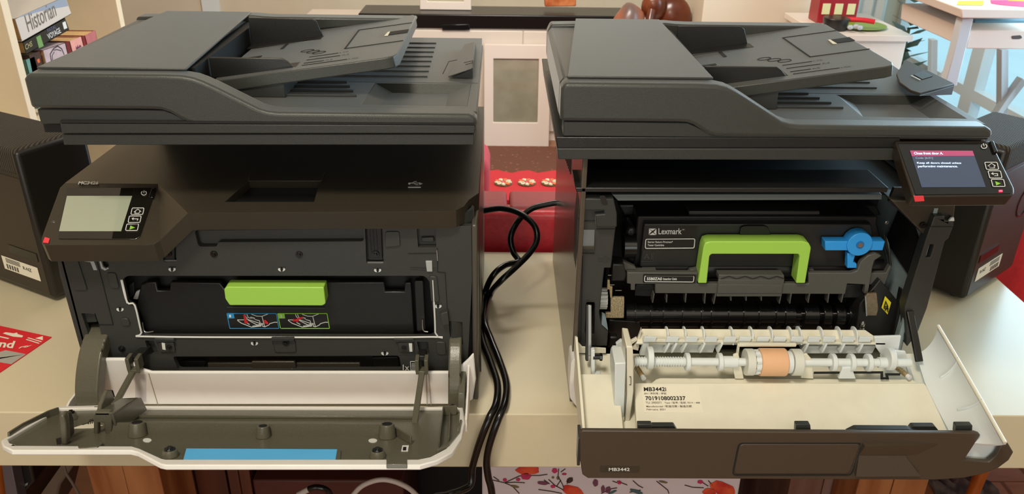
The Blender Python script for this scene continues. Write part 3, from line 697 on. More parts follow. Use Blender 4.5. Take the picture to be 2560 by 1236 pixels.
arc_arm(-.440, -.4155, [(.765, .078), (.750, .077), (.733, .068), (.719, .054), (.709, .038), (.701, .016)], .016, 'hinge_arm', M_liner)
arc_arm(-.0530, -.0395, [(.762, .076), (.746, .074), (.733, .064), (.722, .050), (.714, .034), (.708, .012)], .014, 'hinge_arm', M_liner)

# ================================================================ RIGHT PRINTER
PR = thing('laser_printer', (.265, .9, 0), 'right mono laser printer with green handled toner cartridge, its white lined front door hanging open', 'printer', None)
M_side = mat('gloss_side_panel', '#50483E', .22, noise=.05, scale=1200, bump=.08)
b = B(); b.box(.0795, .0845, .742, 1.085, 0, .288); b.box(.446, .450, .765, 1.085, 0, .255); b.box(.0845, .446, 1.06, 1.085, 0, .288); b.box(.0845, .446, .77, 1.06, 0, .012)
b.obj('body', M_side, PR, bevel=.0012)
B().box(.0845, .446, .79, 1.06, .232, .238).obj('output_bin', M_void, PR)  # near black puts the shade under the scanner into the bin's colour
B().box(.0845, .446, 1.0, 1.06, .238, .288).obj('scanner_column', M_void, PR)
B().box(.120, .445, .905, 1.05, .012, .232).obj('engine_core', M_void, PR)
# vents on left side
for k in range(7):
    B().box(.0790, .0796, .86 + k * .014, .864 + k * .014, .225 - k * .002, .275).obj('vent_slot', M_seam, PR)
# top beam
b = B(); b.slab([(1438, 470), (2222, 470), (2218, 482), (1442, 481)], Y(.742), .05); b.obj('front_beam', M_black, PR, bevel=.0008)
b = B(); b.slab([(1530, 487), (2205, 486), (2205, 500), (1545, 503)], Y(.748), .03); b.obj('front_beam', mat('blue_grey_plastic', '#5A6264', .35), PR, bevel=.0008)
# left pillar
pp = Y(.752)
b = B(); b.slab([(1449, 497), (1535, 497), (1540, 560), (1537, 585), (1528, 670), (1511, 670), (1498, 785), (1503, 810), (1521, 828), (1518, 866), (1436, 866), (1440, 640), (1442, 560)], pp, .03, holes=[rr([(1466, 757), (1487, 757), (1485, 836), (1462, 834)], 4)])
pil = b.obj('left_pillar', M_dark, PR, bevel=.001)
b = B(); b.slab([(1451, 497), (1534, 498), (1542, 535), (1542, 568), (1491, 568), (1488, 538), (1512, 536), (1510, 526), (1454, 526)], Y(.744), .012); b.obj('pillar_cap', M_char, PR, bevel=.001)
B().slab(rr([(1498, 490), (1512, 489), (1521, 512), (1506, 514)], 5), Y(.7436), .001).obj('cap_slot', M_black, PR)
b = B(); c0 = U(1448, 600, Y(.748)); c1 = U(1486, 600, Y(.748))
rows = []
for k in range(7):
    t = math.pi * k / 6; rows.append([(x, .751 - .004 * math.sin(t * .5), c0.z + .010 - .02 * k / 6 - .003 * math.sin(t)) for x in (c0.x, c1.x)])
b.grid(rows, (0, .002, 0)); b.obj('gloss_catch', mat('gloss_olive_plastic', '#3C3A30', .12), PR, smooth=60)
for L_ in ([(1444, 546), (1452, 553), (1487, 552)], [(1441, 640), (1449, 633), (1486, 634)], [(1490, 573), (1538, 573)], [(1457, 640), (1452, 850)]): line(B(), L_, off3(pp, .0004), 1.5).obj('seam', M_seam, pil)
b = B(); b.slab([(1494, 646), (1510, 646), (1510, 639), (1527, 649), (1510, 659), (1510, 654), (1494, 654)], off3(pp, .0006), .0006); b.obj('arrow_mark', M_char, pil)
B().slab([(1506, 788), (1514, 792), (1518, 812), (1520, 826), (1504, 812)], Y(.7505), .006).obj('blue_cover_edge', mat('dusty_blue_plastic', '#7C8C94', .3), PR)
# silver strut on the left: pixel path in its slot
bar(U(1474, 762, Y(.742)), U(1474, 890, Y(.722)), .0042, .004, 'left_strut', mat('dull_steel', '#8A8A86', .38, metal=.9), PR)
bar(U(1468, 762, Y(.744)), U(1467, 902, Y(.724)), .003, .006, 'left_strut', M_black, PR)
# white gear and brass plates inside
gz = U(1510, 758, Y(.775))
b = B(); b.cyl((gz.x - .004, .785, gz.z), (gz.x + .004, .785, gz.z), .0105, None, 22)
for k in range(16):
    t = 2 * math.pi * k / 16; cy_, cz_ = .785 + .0108 * math.cos(t), gz.z + .0108 * math.sin(t)
    b.box(gz.x - .004, gz.x + .004, cy_ - .0009, cy_ + .0009, cz_ - .0009, cz_ + .0009)
b.obj('drive_gear', M_print, PR)
B().slab([(1527, 745), (1561, 745), (1560, 796), (1514, 796), (1514, 784), (1527, 784)], Y(.770), .004).obj('brass_plate', mat('grainy_brass', '#A89878', .45, metal=.3, noise=.4, scale=700), PR, bevel=.0005)
B().slab([(1519, 700), (1524, 700), (1525, 716), (1531, 717), (1530, 745), (1526, 745), (1524, 724), (1518, 724)], Y(.768), .003).obj('brass_contact', M_brass, PR)
B().slab([(1531, 660), (1560, 662), (1566, 690), (1562, 704), (1528, 704)], Y(.770), .02).obj('drive_cover', M_black, PR, bevel=.0015)
for pts in ([(1520, 688), (1528, 688)], [(1524, 712), (1536, 712)], [(1538, 726), (1554, 726)]): line(B(), pts, Y(.769), 2).obj('bright_pin', M_metal, PR)
# cavity lining
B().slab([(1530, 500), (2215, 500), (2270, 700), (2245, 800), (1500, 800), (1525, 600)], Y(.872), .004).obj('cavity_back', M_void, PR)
B().slab([(1545, 512), (2190, 512), (2205, 540), (1560, 540)], Y(.835), .02).obj('upper_rail', M_black, PR, bevel=.002)
B().slab([(1722, 528), (2050, 528), (2050, 538), (1722, 538)], Y(.806), .02).obj('upper_bar', mat('soft_black_plastic', '#2A2A28', .45), PR, bevel=.001)
# toner cartridge
TPn = Y(.792)
b = B(); b.slab(rr([(1594, 541), (2195, 541), (2192, 560), (2222, 660), (2212, 684), (1578, 684), (1584, 640)], 5), Y(.802), .05); b.obj('cartridge_housing', M_black, PR, bevel=.0015)
b = B(); b.slab([(1611, 560), (2178, 561), (2190, 640), (2188, 668), (1600, 668), (1602, 650)], TPn, .012); tc_ = b.obj('toner_cartridge', mat('cartridge_black', '#232321', .4, noise=.06, scale=900, bump=.1), PR, bevel=.0012, label='black toner cartridge with printed label')
b = B(); b.cyl(U(1600, 668, Y(.806)), U(2200, 668, Y(.806)), .013, None, 32); b.obj('cartridge_barrel', M_black, tc_)
b = B(); b.slab([(1562, 590), (1570, 570), (1590, 570), (1590, 660), (1568, 655), (1560, 630)], Y(.80), .03); b.obj('end_cap', M_black, PR, bevel=.003)
b = B(); b.cyl(U(1558, 615, Y(.797)), U(1588, 615, Y(.797)), .0135, None, 32); b.obj('end_cap_barrel', M_gloss, PR)
B().slab([(1611, 566), (1745, 566), (1742, 596), (1742, 626), (1604, 626)], off3(TPn, .0002), .0003).obj('cartridge_label', M_black, tc_)
qn = off3(TPn, .0004)
b = B(); text(b, 'Lexmark', (1646, 586), (1704, 586), (1646, 571), qn, .012); text(b, 'TM', (1705, 576), (1711, 576), (1705, 573), qn)
for t3 in ([(1622, 572), (1640, 572), (1631, 577.5)], [(1622.5, 573), (1629.5, 578.5), (1622, 587)], [(1623, 588), (1640, 588), (1632, 582)], [(1641, 573), (1634, 581), (1641, 587.5)]): b.slab(t3, off3(qn, .0003), .0003)
line(b, rr([(1614, 598), (1737, 597), (1735, 620), (1613, 621)], 4), qn, 2, closed=True)
text(b, 'Starter Return Program*', (1619, 609), (1682, 609), (1619, 602.5), qn, .02); text(b, 'Toner Cartridge', (1619, 617), (1660, 617), (1619, 610.5), qn, .02)
b.obj('lettering', M_print, tc_)
b = B(); text(b, 'A1', (1609, 648), (1631, 648), (1609, 634), qn); line(b, [(1602, 653), (1633, 653), (1633, 630)], qn, 1); b.obj('lettering', mat('faint_emboss', '#3A3A37', .5), tc_)
b = B(); b.slab(rr([(1848, 594), (1852, 570), (1862, 566), (1914, 566), (1922, 572), (1928, 594)], 5), Y(.788), .006); b.obj('thumb_tab', M_black, tc_, bevel=.001)
# green carrying handle
b = B(); b.slab(rr([(1745, 709), (1758, 622), (1763, 608), (1776, 604), (2008, 604), (2022, 608), (2028, 620), (2013, 709), (1990, 709), (1999, 642), (1996, 636), (1779, 636), (1774, 641), (1767, 709)], 3), Y(.772), .018)
b.obj('green_handle', M_green, tc_, bevel=.0016, seg=3, label='lime green arched carrying handle')
# blue release lever
c = U(2150, 612, Y(.776)); r = .0135
b = B(); b.cyl((c.x, .776, c.z), (c.x, .790, c.z), r, None, 36)
b.slab([(2063, 604), (2213, 604), (2207, 627), (2063, 627)], Y(.778), .012)
b.slab([(2119, 634), (2140, 634), (2133, 656), (2142, 660), (2142, 671), (2118, 671)], Y(.779), .008)
lv = b.obj('release_lever', M_blue, tc_, bevel=.0007, label='blue rotating release lever')
b = B(); b.cyl((c.x, .7752, c.z), (c.x, .777, c.z), .0042, None, 20); b.obj('lever_hub', mat('shaded_blue_plastic', '#1E6FB0', .4), tc_)
b = B(); b.cyl((c.x, .7742, c.z), (c.x, .776, c.z), .0026, .002, 16); b.obj('pivot_pin', M_metal, tc_)
# imaging unit
IU = Y(.776); M_iu = mat('imaging_unit_grey', '#51504B', .42, noise=.07, scale=1200, bump=.15)
b = B()
b.slab([(1568, 682), (1745, 682), (1743, 690), (1742, 710), (2022, 710), (2021, 683), (2128, 683), (2143, 678), (2152, 655), (2170, 640), (2190, 634), (2204, 640), (2186, 652), (2181, 670), (2170, 735), (2160, 735), (2163, 712), (2118, 710), (2113, 736), (1638, 734), (1638, 711), (1588, 711), (1588, 726), (1577, 726), (1577, 711), (1567, 709)], IU, .006)
iu = b.obj('imaging_unit', M_iu, PR, bevel=.0006, label='dark grey imaging unit cradle')
b = B(); b.slab([(2170, 683), (2215, 683), (2224, 665), (2228, 668), (2212, 712), (2166, 712)], Y(.782), .006); b.slab([(2226, 664), (2222, 610), (2218, 600), (2229, 655), (2230, 668)], Y(.784), .006); b.obj('side_bracket', M_iu, iu, bevel=.0006)
b = B(); b.slab([(1797, 688), (1960, 688), (1961, 700), (1796, 700)], Y(.7755), .012); b.obj('grip_truss', M_iu, iu, bevel=.0005)
b = B(); b.slab([(1796, 700), (1961, 700), (1954, 742), (1791, 742)], Y(.7745), .002); b.slab([(1797, 712), (1957, 712), (1954, 734), (1793, 734)], Y(.7735), .0015); b.obj('grip_panel', M_iu, iu, bevel=.0004)
b = B()
for k in range(4): line(b, [(1802 + k * 40, 697), (1822 + k * 40, 691), (1842 + k * 40, 697)], Y(.7752), 1.4)
b.obj('truss_rib', M_black, iu)
for x0, y0, y1, sl in ((1635, 735, 758, -4), (1667, 738, 757, -1), (1715, 735, 757, -2), (1763, 733, 760, -2), (1789, 735, 761, -5), (1827, 741, 753, 0), (1865, 741, 753, 0), (1903, 741, 753, 0), (1953, 735, 760, -5), (1978, 734, 760, -4), (2024, 734, 758, -4), (2072, 735, 758, -3), (2108, 735, 757, -5)):
    B().slab([(x0 - 1, y0), (x0 + 2, y0), (x0 + 2 + sl, y1), (x0 - 1 + sl, y1)], Y(.7755), .010).obj('fin', M_iu, iu, bevel=.0003)
b = B(); b.slab([(1590, 712), (1637, 712), (1632, 742), (1586, 740)], Y(.785), .004); b.obj('back_plate', M_black, iu, bevel=.0005); b = B(); b.slab([(2118, 712), (2160, 712), (2154, 745), (2108, 745)], Y(.785), .004); b.obj('back_plate', M_black, iu, bevel=.0005); b = B(); b.slab([(1568, 676), (1640, 676), (1640, 684), (1568, 684)], Y(.79), .01); b.obj('back_plate', M_black, iu, bevel=.0005)
b = B(); b.slab([(1610, 510), (1640, 676), (1641, 683), (1568, 683), (1585, 676)][1:], Y(.786), .004)
b.slab([(1545, 656), (1560, 655), (1588, 668), (1592, 676), (1640, 674), (1641, 683), (1570, 683)], Y(.784), .006); b.slab([(1725, 676), (1745, 672), (1745, 684), (1720, 684)], Y(.784), .006); b.slab([(2022, 674), (2034, 674), (2040, 684), (2022, 684)], Y(.784), .006)
b.obj('upper_lug', M_iu, iu, bevel=.0005)
b = B(); b.slab(rr([(1608, 686), (1741, 687), (1739, 709), (1607, 708)], 3), Y(.7755), .0006); b.obj('unit_label', M_black, iu)
b = B(); qu = Y(.7754); line(b, rr([(1612, 690), (1735, 691), (1733, 705), (1611, 704)], 3), qu, 1.6, closed=True); text(b, '55B0ZA0', (1617, 701), (1655, 701), (1617, 693.5), qu, .03); text(b, 'Imaging Unit', (1658, 702.5), (1692, 702.5), (1658, 694.5), qu, .02); b.obj('lettering', M_print, iu)
# black roller with rings
ra = U(1566, 780, Y(.800)); rb_ = U(2120, 780, Y(.800)); zc = ra.z - .003
def xr(px): return U(px, 785, Y(.79)).x
b = B(); b.cyl((xr(1566), .800, zc), (xr(1990), .800, zc), .0135, None, 40); ro = b.obj('transfer_roller', M_gloss, PR)
for px in (1590, 1628, 1660, 1708, 1755, 1780, 1823, 1861, 1899, 1942, 1966):
    b = B(); x = xr(px); b.cyl((x - .0010, .800, zc), (x + .0010, .800, zc), .0155, None, 36); b.obj('ring', M_gloss, ro)
for x0, x1, r_ in ((2012, 2050, .0145), (2060, 2082, .0145), (2092, 2116, .0145), (2126, 2138, .012), (2142, 2156, .010)):
    b = B(); b.cyl((xr(x0), .800, zc), (xr(x1), .800, zc), r_, None, 36); b.obj('roller_segment', M_gloss, ro, bevel=.001)
b = B(); b.cyl((xr(1990), .800, zc), (xr(2160), .800, zc), .008, None, 20); b.obj('roller_shaft', M_gloss, ro)
B().slab([(1562, 804), (2120, 804), (2120, 840), (1562, 860)], Y(.796), .008).obj('roller_tray', M_black, PR)
b = B()
for k in range(32): x = 1570 + k * 11.5; b.slab([(x, 809), (x + 5, 809), (x + 5, 813), (x, 813)], Y(.795), .001)
b.slab([(1564, 817), (2100, 816), (2100, 818), (1564, 819)], Y(.7952), .001); b.obj('toothed_strip', mat('dull_grey_print', '#77777A', .5), PR, kind='stuff')
B().slab([(1562, 868), (1600, 868), (1600, 870), (1562, 870)], Y(.76), .001).obj('bright_pin', M_metal, PR)
B().slab([(1522, 800), (1600, 806), (1600, 870), (1518, 870)], Y(.785), .01).obj('lower_block', M_black, PR, bevel=.001)
B().slab([(1523, 843), (1545, 843), (1543, 868), (1521, 868)], Y(.765), .01).obj('lower_block', M_black, PR, bevel=.002)
# right side: steel wall in the plane facing left, black blocks, pillar
XW = U(2322, 588, Y(.7535)).x
b = B(); b.prism([(XW, .756, .005), (XW, .756, .232), (XW, .90, .242), (XW, .90, .005)], (.004, 0, 0)); b.obj('steel_side_wall', M_galv, PR)
b = B(); b.slab([(2319, 588), (2330, 590), (2247, 880), (2236, 880)], Y(.7535), .003); b.obj('steel_edge', M_galv, PR)
b = B(); b.prism([(XW - .003, .768, .150), (XW - .003, .768, .192), (XW - .003, .815, .220), (XW - .003, .83, .16)], (.0028, 0, 0)); b.obj('wall_window', M_void, PR)
b = B(); b.slab([(2200, 700), (2250, 760), (2266, 764), (2236, 880), (2130, 880), (2150, 760)], Y(.775), .08); b.obj('end_block', M_black, PR, bevel=.001)
b = B(); b.slab([(2256, 726), (2270, 735), (2246, 872), (2226, 872)], Y(.768), .01); b.obj('end_post', M_black, PR, bevel=.001)
b = B(); b.slab([(2163, 742), (2170, 735), (2192, 733), (2196, 772), (2192, 790), (2166, 790)], Y(.770), .003); b.obj('steel_spring_plate', mat('brown_steel', '#8C7B66', .3, metal=.7, noise=.15, scale=200), PR, bevel=.0004)
line(B(), [(2163, 740), (2166, 790)], Y(.769), 2.5).obj('bright_edge', M_metal, PR)
esd = B().slab([(2213, 741), (2228, 757), (2219, 787), (2204, 770)], Y(.773), .0006).obj('warning_label', M_yel, PR, label='yellow diamond warning label')
b = B(); qe = Y(.7722); line(b, [(2214, 754), (2219, 766), (2210, 768)], qe, 2.4, closed=True); line(b, [(2209, 771), (2221, 772)], qe, 2); line(b, [(2212, 777), (2219, 768), (2219, 780)], qe, 2); b.obj('symbol', M_ink, esd)
c = U(2155, 815, Y(.762)); b = B(); b.cyl(c, c + Vector((0, 0, .003)), .003, None, 16); b.cyl(c + Vector((0, 0, .003)), c + Vector((0, 0, .006)), .0022, .0012, 12); b.cyl(c - Vector((0, 0, .003)), c - Vector((0, 0, .001)), .0036, None, 16); b.obj('screw', M_metal, PR)
screw(PR, 2216, 556, Y(.80), .0022, M_metal)
PP = Y(.749)
b = B(); b.slab([(2336, 541), (2362, 541), (2362, 553), (2381, 553), (2385, 545), (2384, 565), (2372, 596), (2362, 604), (2318, 770), (2292, 838), (2268, 868), (2262, 768), (2318, 590)], PP, .014, holes=[rr([(2324, 612), (2336, 612), (2326, 644), (2314, 644)], 3)])
rp = b.obj('right_pillar', M_dark, PR, bevel=.001)
line(B(), [(2322, 567), (2382, 567)], PP, 1.6).obj('seam', M_seam, rp)
B().slab([(2310, 608), (2340, 608), (2330, 648), (2308, 648)], Y(.766), .002).obj('slot_back', M_void, PR)
b = B(); b.slab([(2226, 500), (2390, 505), (2384, 556), (2362, 556), (2360, 541), (2338, 541), (2318, 590), (2309, 588)], Y(.757), .03); b.obj('panel_bracket', M_deck, PR, bevel=.0015)
B().slab([(2378, 546), (2385, 544), (2386, 553), (2372, 553)], Y(.7485), .002).obj('white_chip', M_cream2, PR)
screw(PR, 2307, 563, Y(.756), .0035)
B().slab([(2236, 470), (2300, 470), (2340, 600), (2318, 590), (2222, 505)], Y(.765), .004).obj('bracket_web', M_black, PR)
# right strut
bar(U(2274, 778, Y(.748)), U(2298, 905, Y(.716)), .0075, .004, 'right_strut', M_black, PR)
# scanner base
b = B(); b.slab([(1390, 343), (2250, 345), (2250, 370), (1393, 371)], Y(.737), .31); b.obj('scanner_base', M_black, PR, bevel=.0008)
b = B(); b.slab([(1393, 372), (2245, 373), (2243, 401), (1396, 399)], Y(.735), .31); b.obj('scanner_foot', M_char, PR, bevel=.0008)
B().box(.375, .465, .75, 1.045, .290, .312).obj('scanner_base', M_black, PR, bevel=.001)
scanner_lid(PR, .0555, dz=-.0035)
B().box(.062, .34, .745, 1.03, .300, .3085).obj('scanner_glass_frame', M_void, PR)
# output flap standing out to the right
b = B()
fl = [U(x, y, Z(.332)) for x, y in ((2262, 155), (2385, 216), (2300, 240), (2275, 232), (2248, 212), (2240, 190))]
b.prism(fl, (0, 0, .003)); of = b.obj('output_flap', mat('brown_grey_plastic', '#3A352E', .5, noise=.08, scale=1200), PR, bevel=.0006)
b = B(); fp = [U(2385, 216, Z(.335)), U(2300, 240, Z(.335))]; b.prism([fp[0], fp[1], fp[0] - Vector((0, 0, .009))], (0, .002, 0)); b.obj('flap_side', M_black, of)
b = B(); line(b, [(2278, 190), (2300, 201)], Z(.3355), 3); b.obj('notch_edge', M_cream2, of)
B().slab([(2284, 186), (2308, 176), (2332, 190), (2306, 198)], Z(.3357), .0003).obj('finger_notch', M_black, of)
# display panel: tilted slab standing proud of the front
c_tl = Vector((.3745, .735, .312)); c_bl = Vector((.3665, .668, .276))
nP = Vector((0, -.50, 1)).normalized()
DPn = (Vector((0, .735, .310)), nP)
pan = B().slab(rr([(2238, 352), (2478, 352), (2536, 470), (2536, 484), (2530, 491), (2288, 493), (2280, 486)], 5), DPn, Vector((0, .006, -.012))).obj('control_panel', mat('warm_black_plastic', '#2A241E', .3, noise=.05, scale=1200), PR, bevel=.0015, seg=3, label='tilted black control panel with lit touch screen')
B().slab([(2244, 358), (2474, 357), (2530, 478), (2526, 484), (2290, 487)], off(DPn, .0006), .0006).obj('panel_glass', mat('panel_glass_black', '#14110E', .1, ior=1.5), pan)
def s2(x, y): return (2220 + x / 3.0147, 330 + y / 3.0146)
def grad_screen():
    m = bpy.data.materials.new('lit_blue_grey_screen'); m.use_nodes = True; nt = m.node_tree; b = nt.nodes['Principled BSDF']
    b.inputs['Base Color'].default_value = (.01, .01, .012, 1); b.inputs['Roughness'].default_value = .12
    b.inputs['Emission Color'].default_value = lin('#56627A'); b.inputs['Emission Strength'].default_value = .6; return m
B().slab([s2(166, 140), s2(638, 142), s2(737, 415), s2(255, 417)], off(DPn, .0011), .0004).obj('screen', grad_screen(), pan)
mh = mat('lit_pink_header', '#A04468', .3, emit=.55)
B().slab([s2(166, 140), s2(638, 142), s2(651, 180), s2(180, 182)], off(DPn, .0013), .0001).obj('screen_header', mh, pan)
ps = off(DPn, .0014); b = B()
text(b, 'Close front door A.', s2(196, 172), s2(415, 172), s2(194, 153), ps, .025)
text(b, 'Keep all doors closed unless', s2(220, 246), s2(553, 247), s2(216, 228), ps, .02); text(b, 'performing maintenance.', s2(226, 274), s2(527, 274), s2(222, 252), ps, .02)
b.obj('screen_lettering', mat('lit_white_text', '#BFD4F0', .4, emit=1.1), pan)
b = B(); text(b, 'Code: [6.01]', s2(208, 209), s2(337, 209), s2(206, 191), ps, .01); b.obj('screen_lettering', mat('lit_grey_text', '#8A93A8', .4, emit=.7), pan)
def s3(x, y):   # map the left panel's icon layout on to this mirrored-slant panel
    return None
b = B(); pi_ = off(DPn, .0009)
for cx_, cy_ in ((778, 259), (803, 324), (827, 388)): line(b, rr([s2(cx_ - 52, cy_ - 27), s2(cx_ + 42, cy_ - 27), s2(cx_ + 54, cy_ + 27), s2(cx_ - 38, cy_ + 27)], 3), pi_, 1.5, closed=True)
line(b, [s2(752, 260), s2(778, 240), s2(806, 258), s2(797, 260), s2(800, 275), s2(766, 275), s2(762, 260)], pi_, 1.2, closed=True)
line(b, [s2(800, 334), s2(824, 334), s2(822, 318), s2(778, 318)], pi_, 1.4); line(b, [s2(790, 310), s2(778, 318), s2(794, 326)], pi_, 1.3)
line(b, [s2(722 + 21 * math.cos(t), 111 + 17 * math.sin(t)) for t in [math.radians(-65 + 290 * k / 14) for k in range(15)]], pi_, 1.6); line(b, [s2(716, 90), s2(722, 110)], pi_, 1.6)
b.obj('panel_icons', M_print, pan)
B().slab([s2(808, 372), s2(850, 388), s2(816, 404)], off(pi_, .0003), .0002).obj('start_key', M_gprint, pan)
B().slab([s2(836, 438), s2(862, 438), s2(864, 451), s2(838, 451)], off(pi_, .0005), .0003).obj('status_light', mat('lit_red_led', '#FF2A3C', .3, emit=6), pan, label='glowing red status light')
B().slab([s2(768, 68), s2(796, 66), s2(830, 150), s2(800, 150)], off(DPn, .003), .003).obj('power_button', M_gloss, pan, bevel=.0006)
B().slab([s2(194, 486), s2(268, 484), s2(274, 522), s2(204, 526)], Y(.664), .001).obj('red_tape', mat('red_tape', '#E8404A', .4), pan)

# ---- open door of the right printer
a2 = math.radians(17.6)
n2 = Vector((0, -math.sin(a2), math.cos(a2)))
D2 = (Vector((0, .745, .082)), n2)
b = B(); b.slab([(1586, 957), (2310, 957), (2318, 966), (2374, 1086), (1592, 1086)], D2, .008); dr = b.obj('front_door', M_cream, PR, bevel=.0015, seg=3, label='opened front door, cream white inside with paper rollers')
low = off(D2, -.020)
B().slab([(1443, 885), (2310, 885), (2440, 1100), (1455, 1100)], low, .003).obj('door_floor', M_cream, dr)
B().slab([(1640, 948), (1650, 945), (2280, 948), (2300, 965), (1620, 965)], off(D2, -.006), .004).obj('door_step', M_cream, dr, bevel=.001)
# left floor strip nearer the rim
B().slab([(1448, 935), (1545, 935), (1560, 1086), (1452, 1086)], off(D2, -.006), .012).obj('door_side_floor', M_cream, dr, bevel=.001)
# left rim wall
xl = U(1452, 1060, D2).x
b = B(); b.prism([(xl, .628, .030), (xl, .628, .055), (xl, .735, .090), (xl, .748, .084), (xl, .748, .04)], (.0028, 0, 0)); b.obj('left_rim', M_cream, dr, bevel=.0006)
b = B(); b.slab([(1441, 868), (1446, 857), (1456, 868), (1515, 872), (1515, 884), (1443, 884)], Y(.742), .002); b.obj('rear_rim', M_cream, dr, bevel=.0005)
# pale hinge cheek below on the left
b = B(); b.slab(rr([(1428, 905), (1444, 893), (1450, 1022), (1440, 1016), (1425, 996), (1424, 960)], 5), Y(.727), .03); b.obj('hinge_cheek', M_white, dr, bevel=.002)
# gear tower on the left side of the door
b = B(); b.slab([(1537, 909), (1565, 908), (1560, 1062), (1530, 1062), (1537, 1000)], Y(.668), .030); b.obj('gear_tower', M_cream2, dr, bevel=.001)
b = B(); b.slab([(1566, 866), (1582, 868), (1584, 905), (1584, 980), (1574, 1062), (1562, 1060), (1566, 985)], Y(.664), .034); b.obj('gear_tower', M_cream, dr, bevel=.001)
line(B(), [(1565, 870), (1566, 985), (1560, 1060)], Y(.6635), 1.3).obj('seam', M_seam, dr); b = B(); line(b, [(1573, 942), (1577, 942), (1577, 962), (1573, 962)], Y(.6635), 1.2); b.obj('seam', M_seam, dr)
gc = U(1540, 900, Y(.70)); b = B(); b.cyl((gc.x - .004, .702, gc.z - .002), (gc.x + .010, .702, gc.z - .002), .0135, None, 30)
for k in range(20):
    t = 2 * math.pi * k / 20; cy_, cz_ = .702 + .0138 * math.cos(t), gc.z - .002 + .0138 * math.sin(t); b.box(gc.x - .003, gc.x + .002, cy_ - .0009, cy_ + .0009, cz_ - .0009, cz_ + .0009)
b.obj('side_gear', M_cream2, dr)
b = B(); b.slab([(1478, 878), (1487, 876), (1487, 935), (1502, 936), (1502, 940), (1478, 940)], Y(.712), .006); b.slab([(1540, 862), (1553, 852), (1566, 860), (1566, 880), (1544, 878)], Y(.715), .005); b.obj('bracket', M_cream2, dr, bevel=.0006)
b = B(); cc = U(1492, 893, Y(.714)); b.cyl(cc - Vector((.004, 0, 0)), cc + Vector((.006, 0, 0)), .0028, None, 14); b.cyl(cc + Vector((.003, 0, 0)), cc + Vector((.0055, 0, 0)), .0042, None, 8); b.obj('pivot_knob', M_gloss, dr)
# brown springs
for p0, p1 in (((1592, 920), (1606, 942)), ((2240, 918), (2268, 940))):
    a = U(*p0, Y(.715)); c = U(*p1, Y(.700)); b = B(); b.cyl(a, c, .0024, None, 14)
    for k in range(7): q = a.lerp(c, k / 7); b.cyl(q, q + (c - a) * .06, .0029, None, 14)
    b.obj('spring', M_brass, dr)
    B().cyl(c, c + (c - a).normalized() * .004, .0026, None, 12).obj('spring_pin', M_print, dr)
# upper paper guide: sloping bar
G = .725
b = B(); p = [U(1605, 822, Y(G + .010)), U(2163, 825, Y(G + .010)), U(2214, 860, Y(G - .004)), U(1590, 860, Y(G - .004))]
b.prism(p, (0, .002, -.003)); b.obj('paper_guide', M_cream, dr, bevel=.0006)
b = B(); b.slab([(1604, 822), (1590, 860), (1580, 874), (1596, 878)], Y(G), .004); b.slab([(1556, 866), (1592, 846), (1594, 852), (1566, 872)], Y(G), .004); b.obj('guide_cheek', M_cream, dr, bevel=.0005)
# main horizontal lip
b = B(); b.slab([(1608, 849), (2214, 858), (2214, 863), (1608, 856)], Y(G - .006), .006); b.obj('guide_lip', M_cream, dr, bevel=.0004)
for x0 in (1612, 1668, 1716, 1765, 1812, 1850, 1895, 1937, 1980, 2022, 2060, 2108, 2150):
    b = B(); b.slab([(x0, 843), (x0 + 30, 843), (x0 + 26, 856), (x0 - 4, 856)], Y(G - .0075), .0018); b.obj('guide_tab', M_cream2, dr, bevel=.0003)
for px in (1662, 1706, 1752, 1823, 1872, 1921, 1969, 1992, 2046, 2091, 2131):
    c = U(px + 3, 836, Y(G + .006)); b = B()
    pts = [Vector((c.x, c.y + .010, c.z - .004))]
    for k in range(9):
        t = math.radians(20 + 140 * k / 8); pts.append(Vector((c.x, c.y + .009 * math.cos(t) + .001, c.z + .0055 * math.sin(t) + .0015)))
    pts.append(Vector((c.x, c.y - .012, c.z - .006)))
    b.prism(pts, (.0016, 0, 0)); b.obj('guide_fin', M_cream2, dr, bevel=.0003)
# lower fins hanging from the lip
for px in (1675, 1693, 1718, 1764, 1808, 2023, 2069, 2114, 2160):
    b = B(); b.slab([(px - 4, 860), (px + 1, 860), (px - 10, 882), (px - 15, 884), (px - 14, 880)], Y(G - .008), .014); b.obj('lower_fin', M_cream2, dr, bevel=.0003)
b = B(); b.slab([(1610, 848), (1622, 846), (1622, 890), (1600, 890), (1606, 870)], Y(G - .006), .006); b.obj('guide_cheek', M_cream2, dr, bevel=.0005)
b = B(); b.slab([(1622, 862), (1790, 862), (1782, 882), (1616, 882)], Y(G + .001), .002); b.slab([(2020, 866), (2190, 866), (2180, 884), (2012, 884)], Y(G + .001), .002); b.obj('guide_back', M_cream2, dr)
b = B(); b.slab([(1600, 880), (2200, 880), (2200, 905), (1600, 905)], Y(G + .004), .004); b.obj('shadow_bar', mat('olive_grey_steel', '#6C6A58', .35, metal=.3), dr)
b = B(); b.slab([(2185, 843), (2253, 841), (2246, 880), (2240, 905), (2215, 905), (2190, 870)], Y(G - .006), .003); b.slab([(2236, 878), (2264, 880), (2286, 950), (2276, 952), (2262, 905), (2240, 905)], Y(G - .012), .003); b.obj('right_cheek', M_cream2, dr, bevel=.0006)
b = B(); b.slab([(1850, 861), (1992, 862), (1990, 868), (1845, 868)], Y(G - .014), .004); b.slab([(1845, 862), (1850, 862), (1845, 905), (1838, 905)], Y(G - .013), .003); b.obj('roller_hood', M_cream, dr, bevel=.0004)
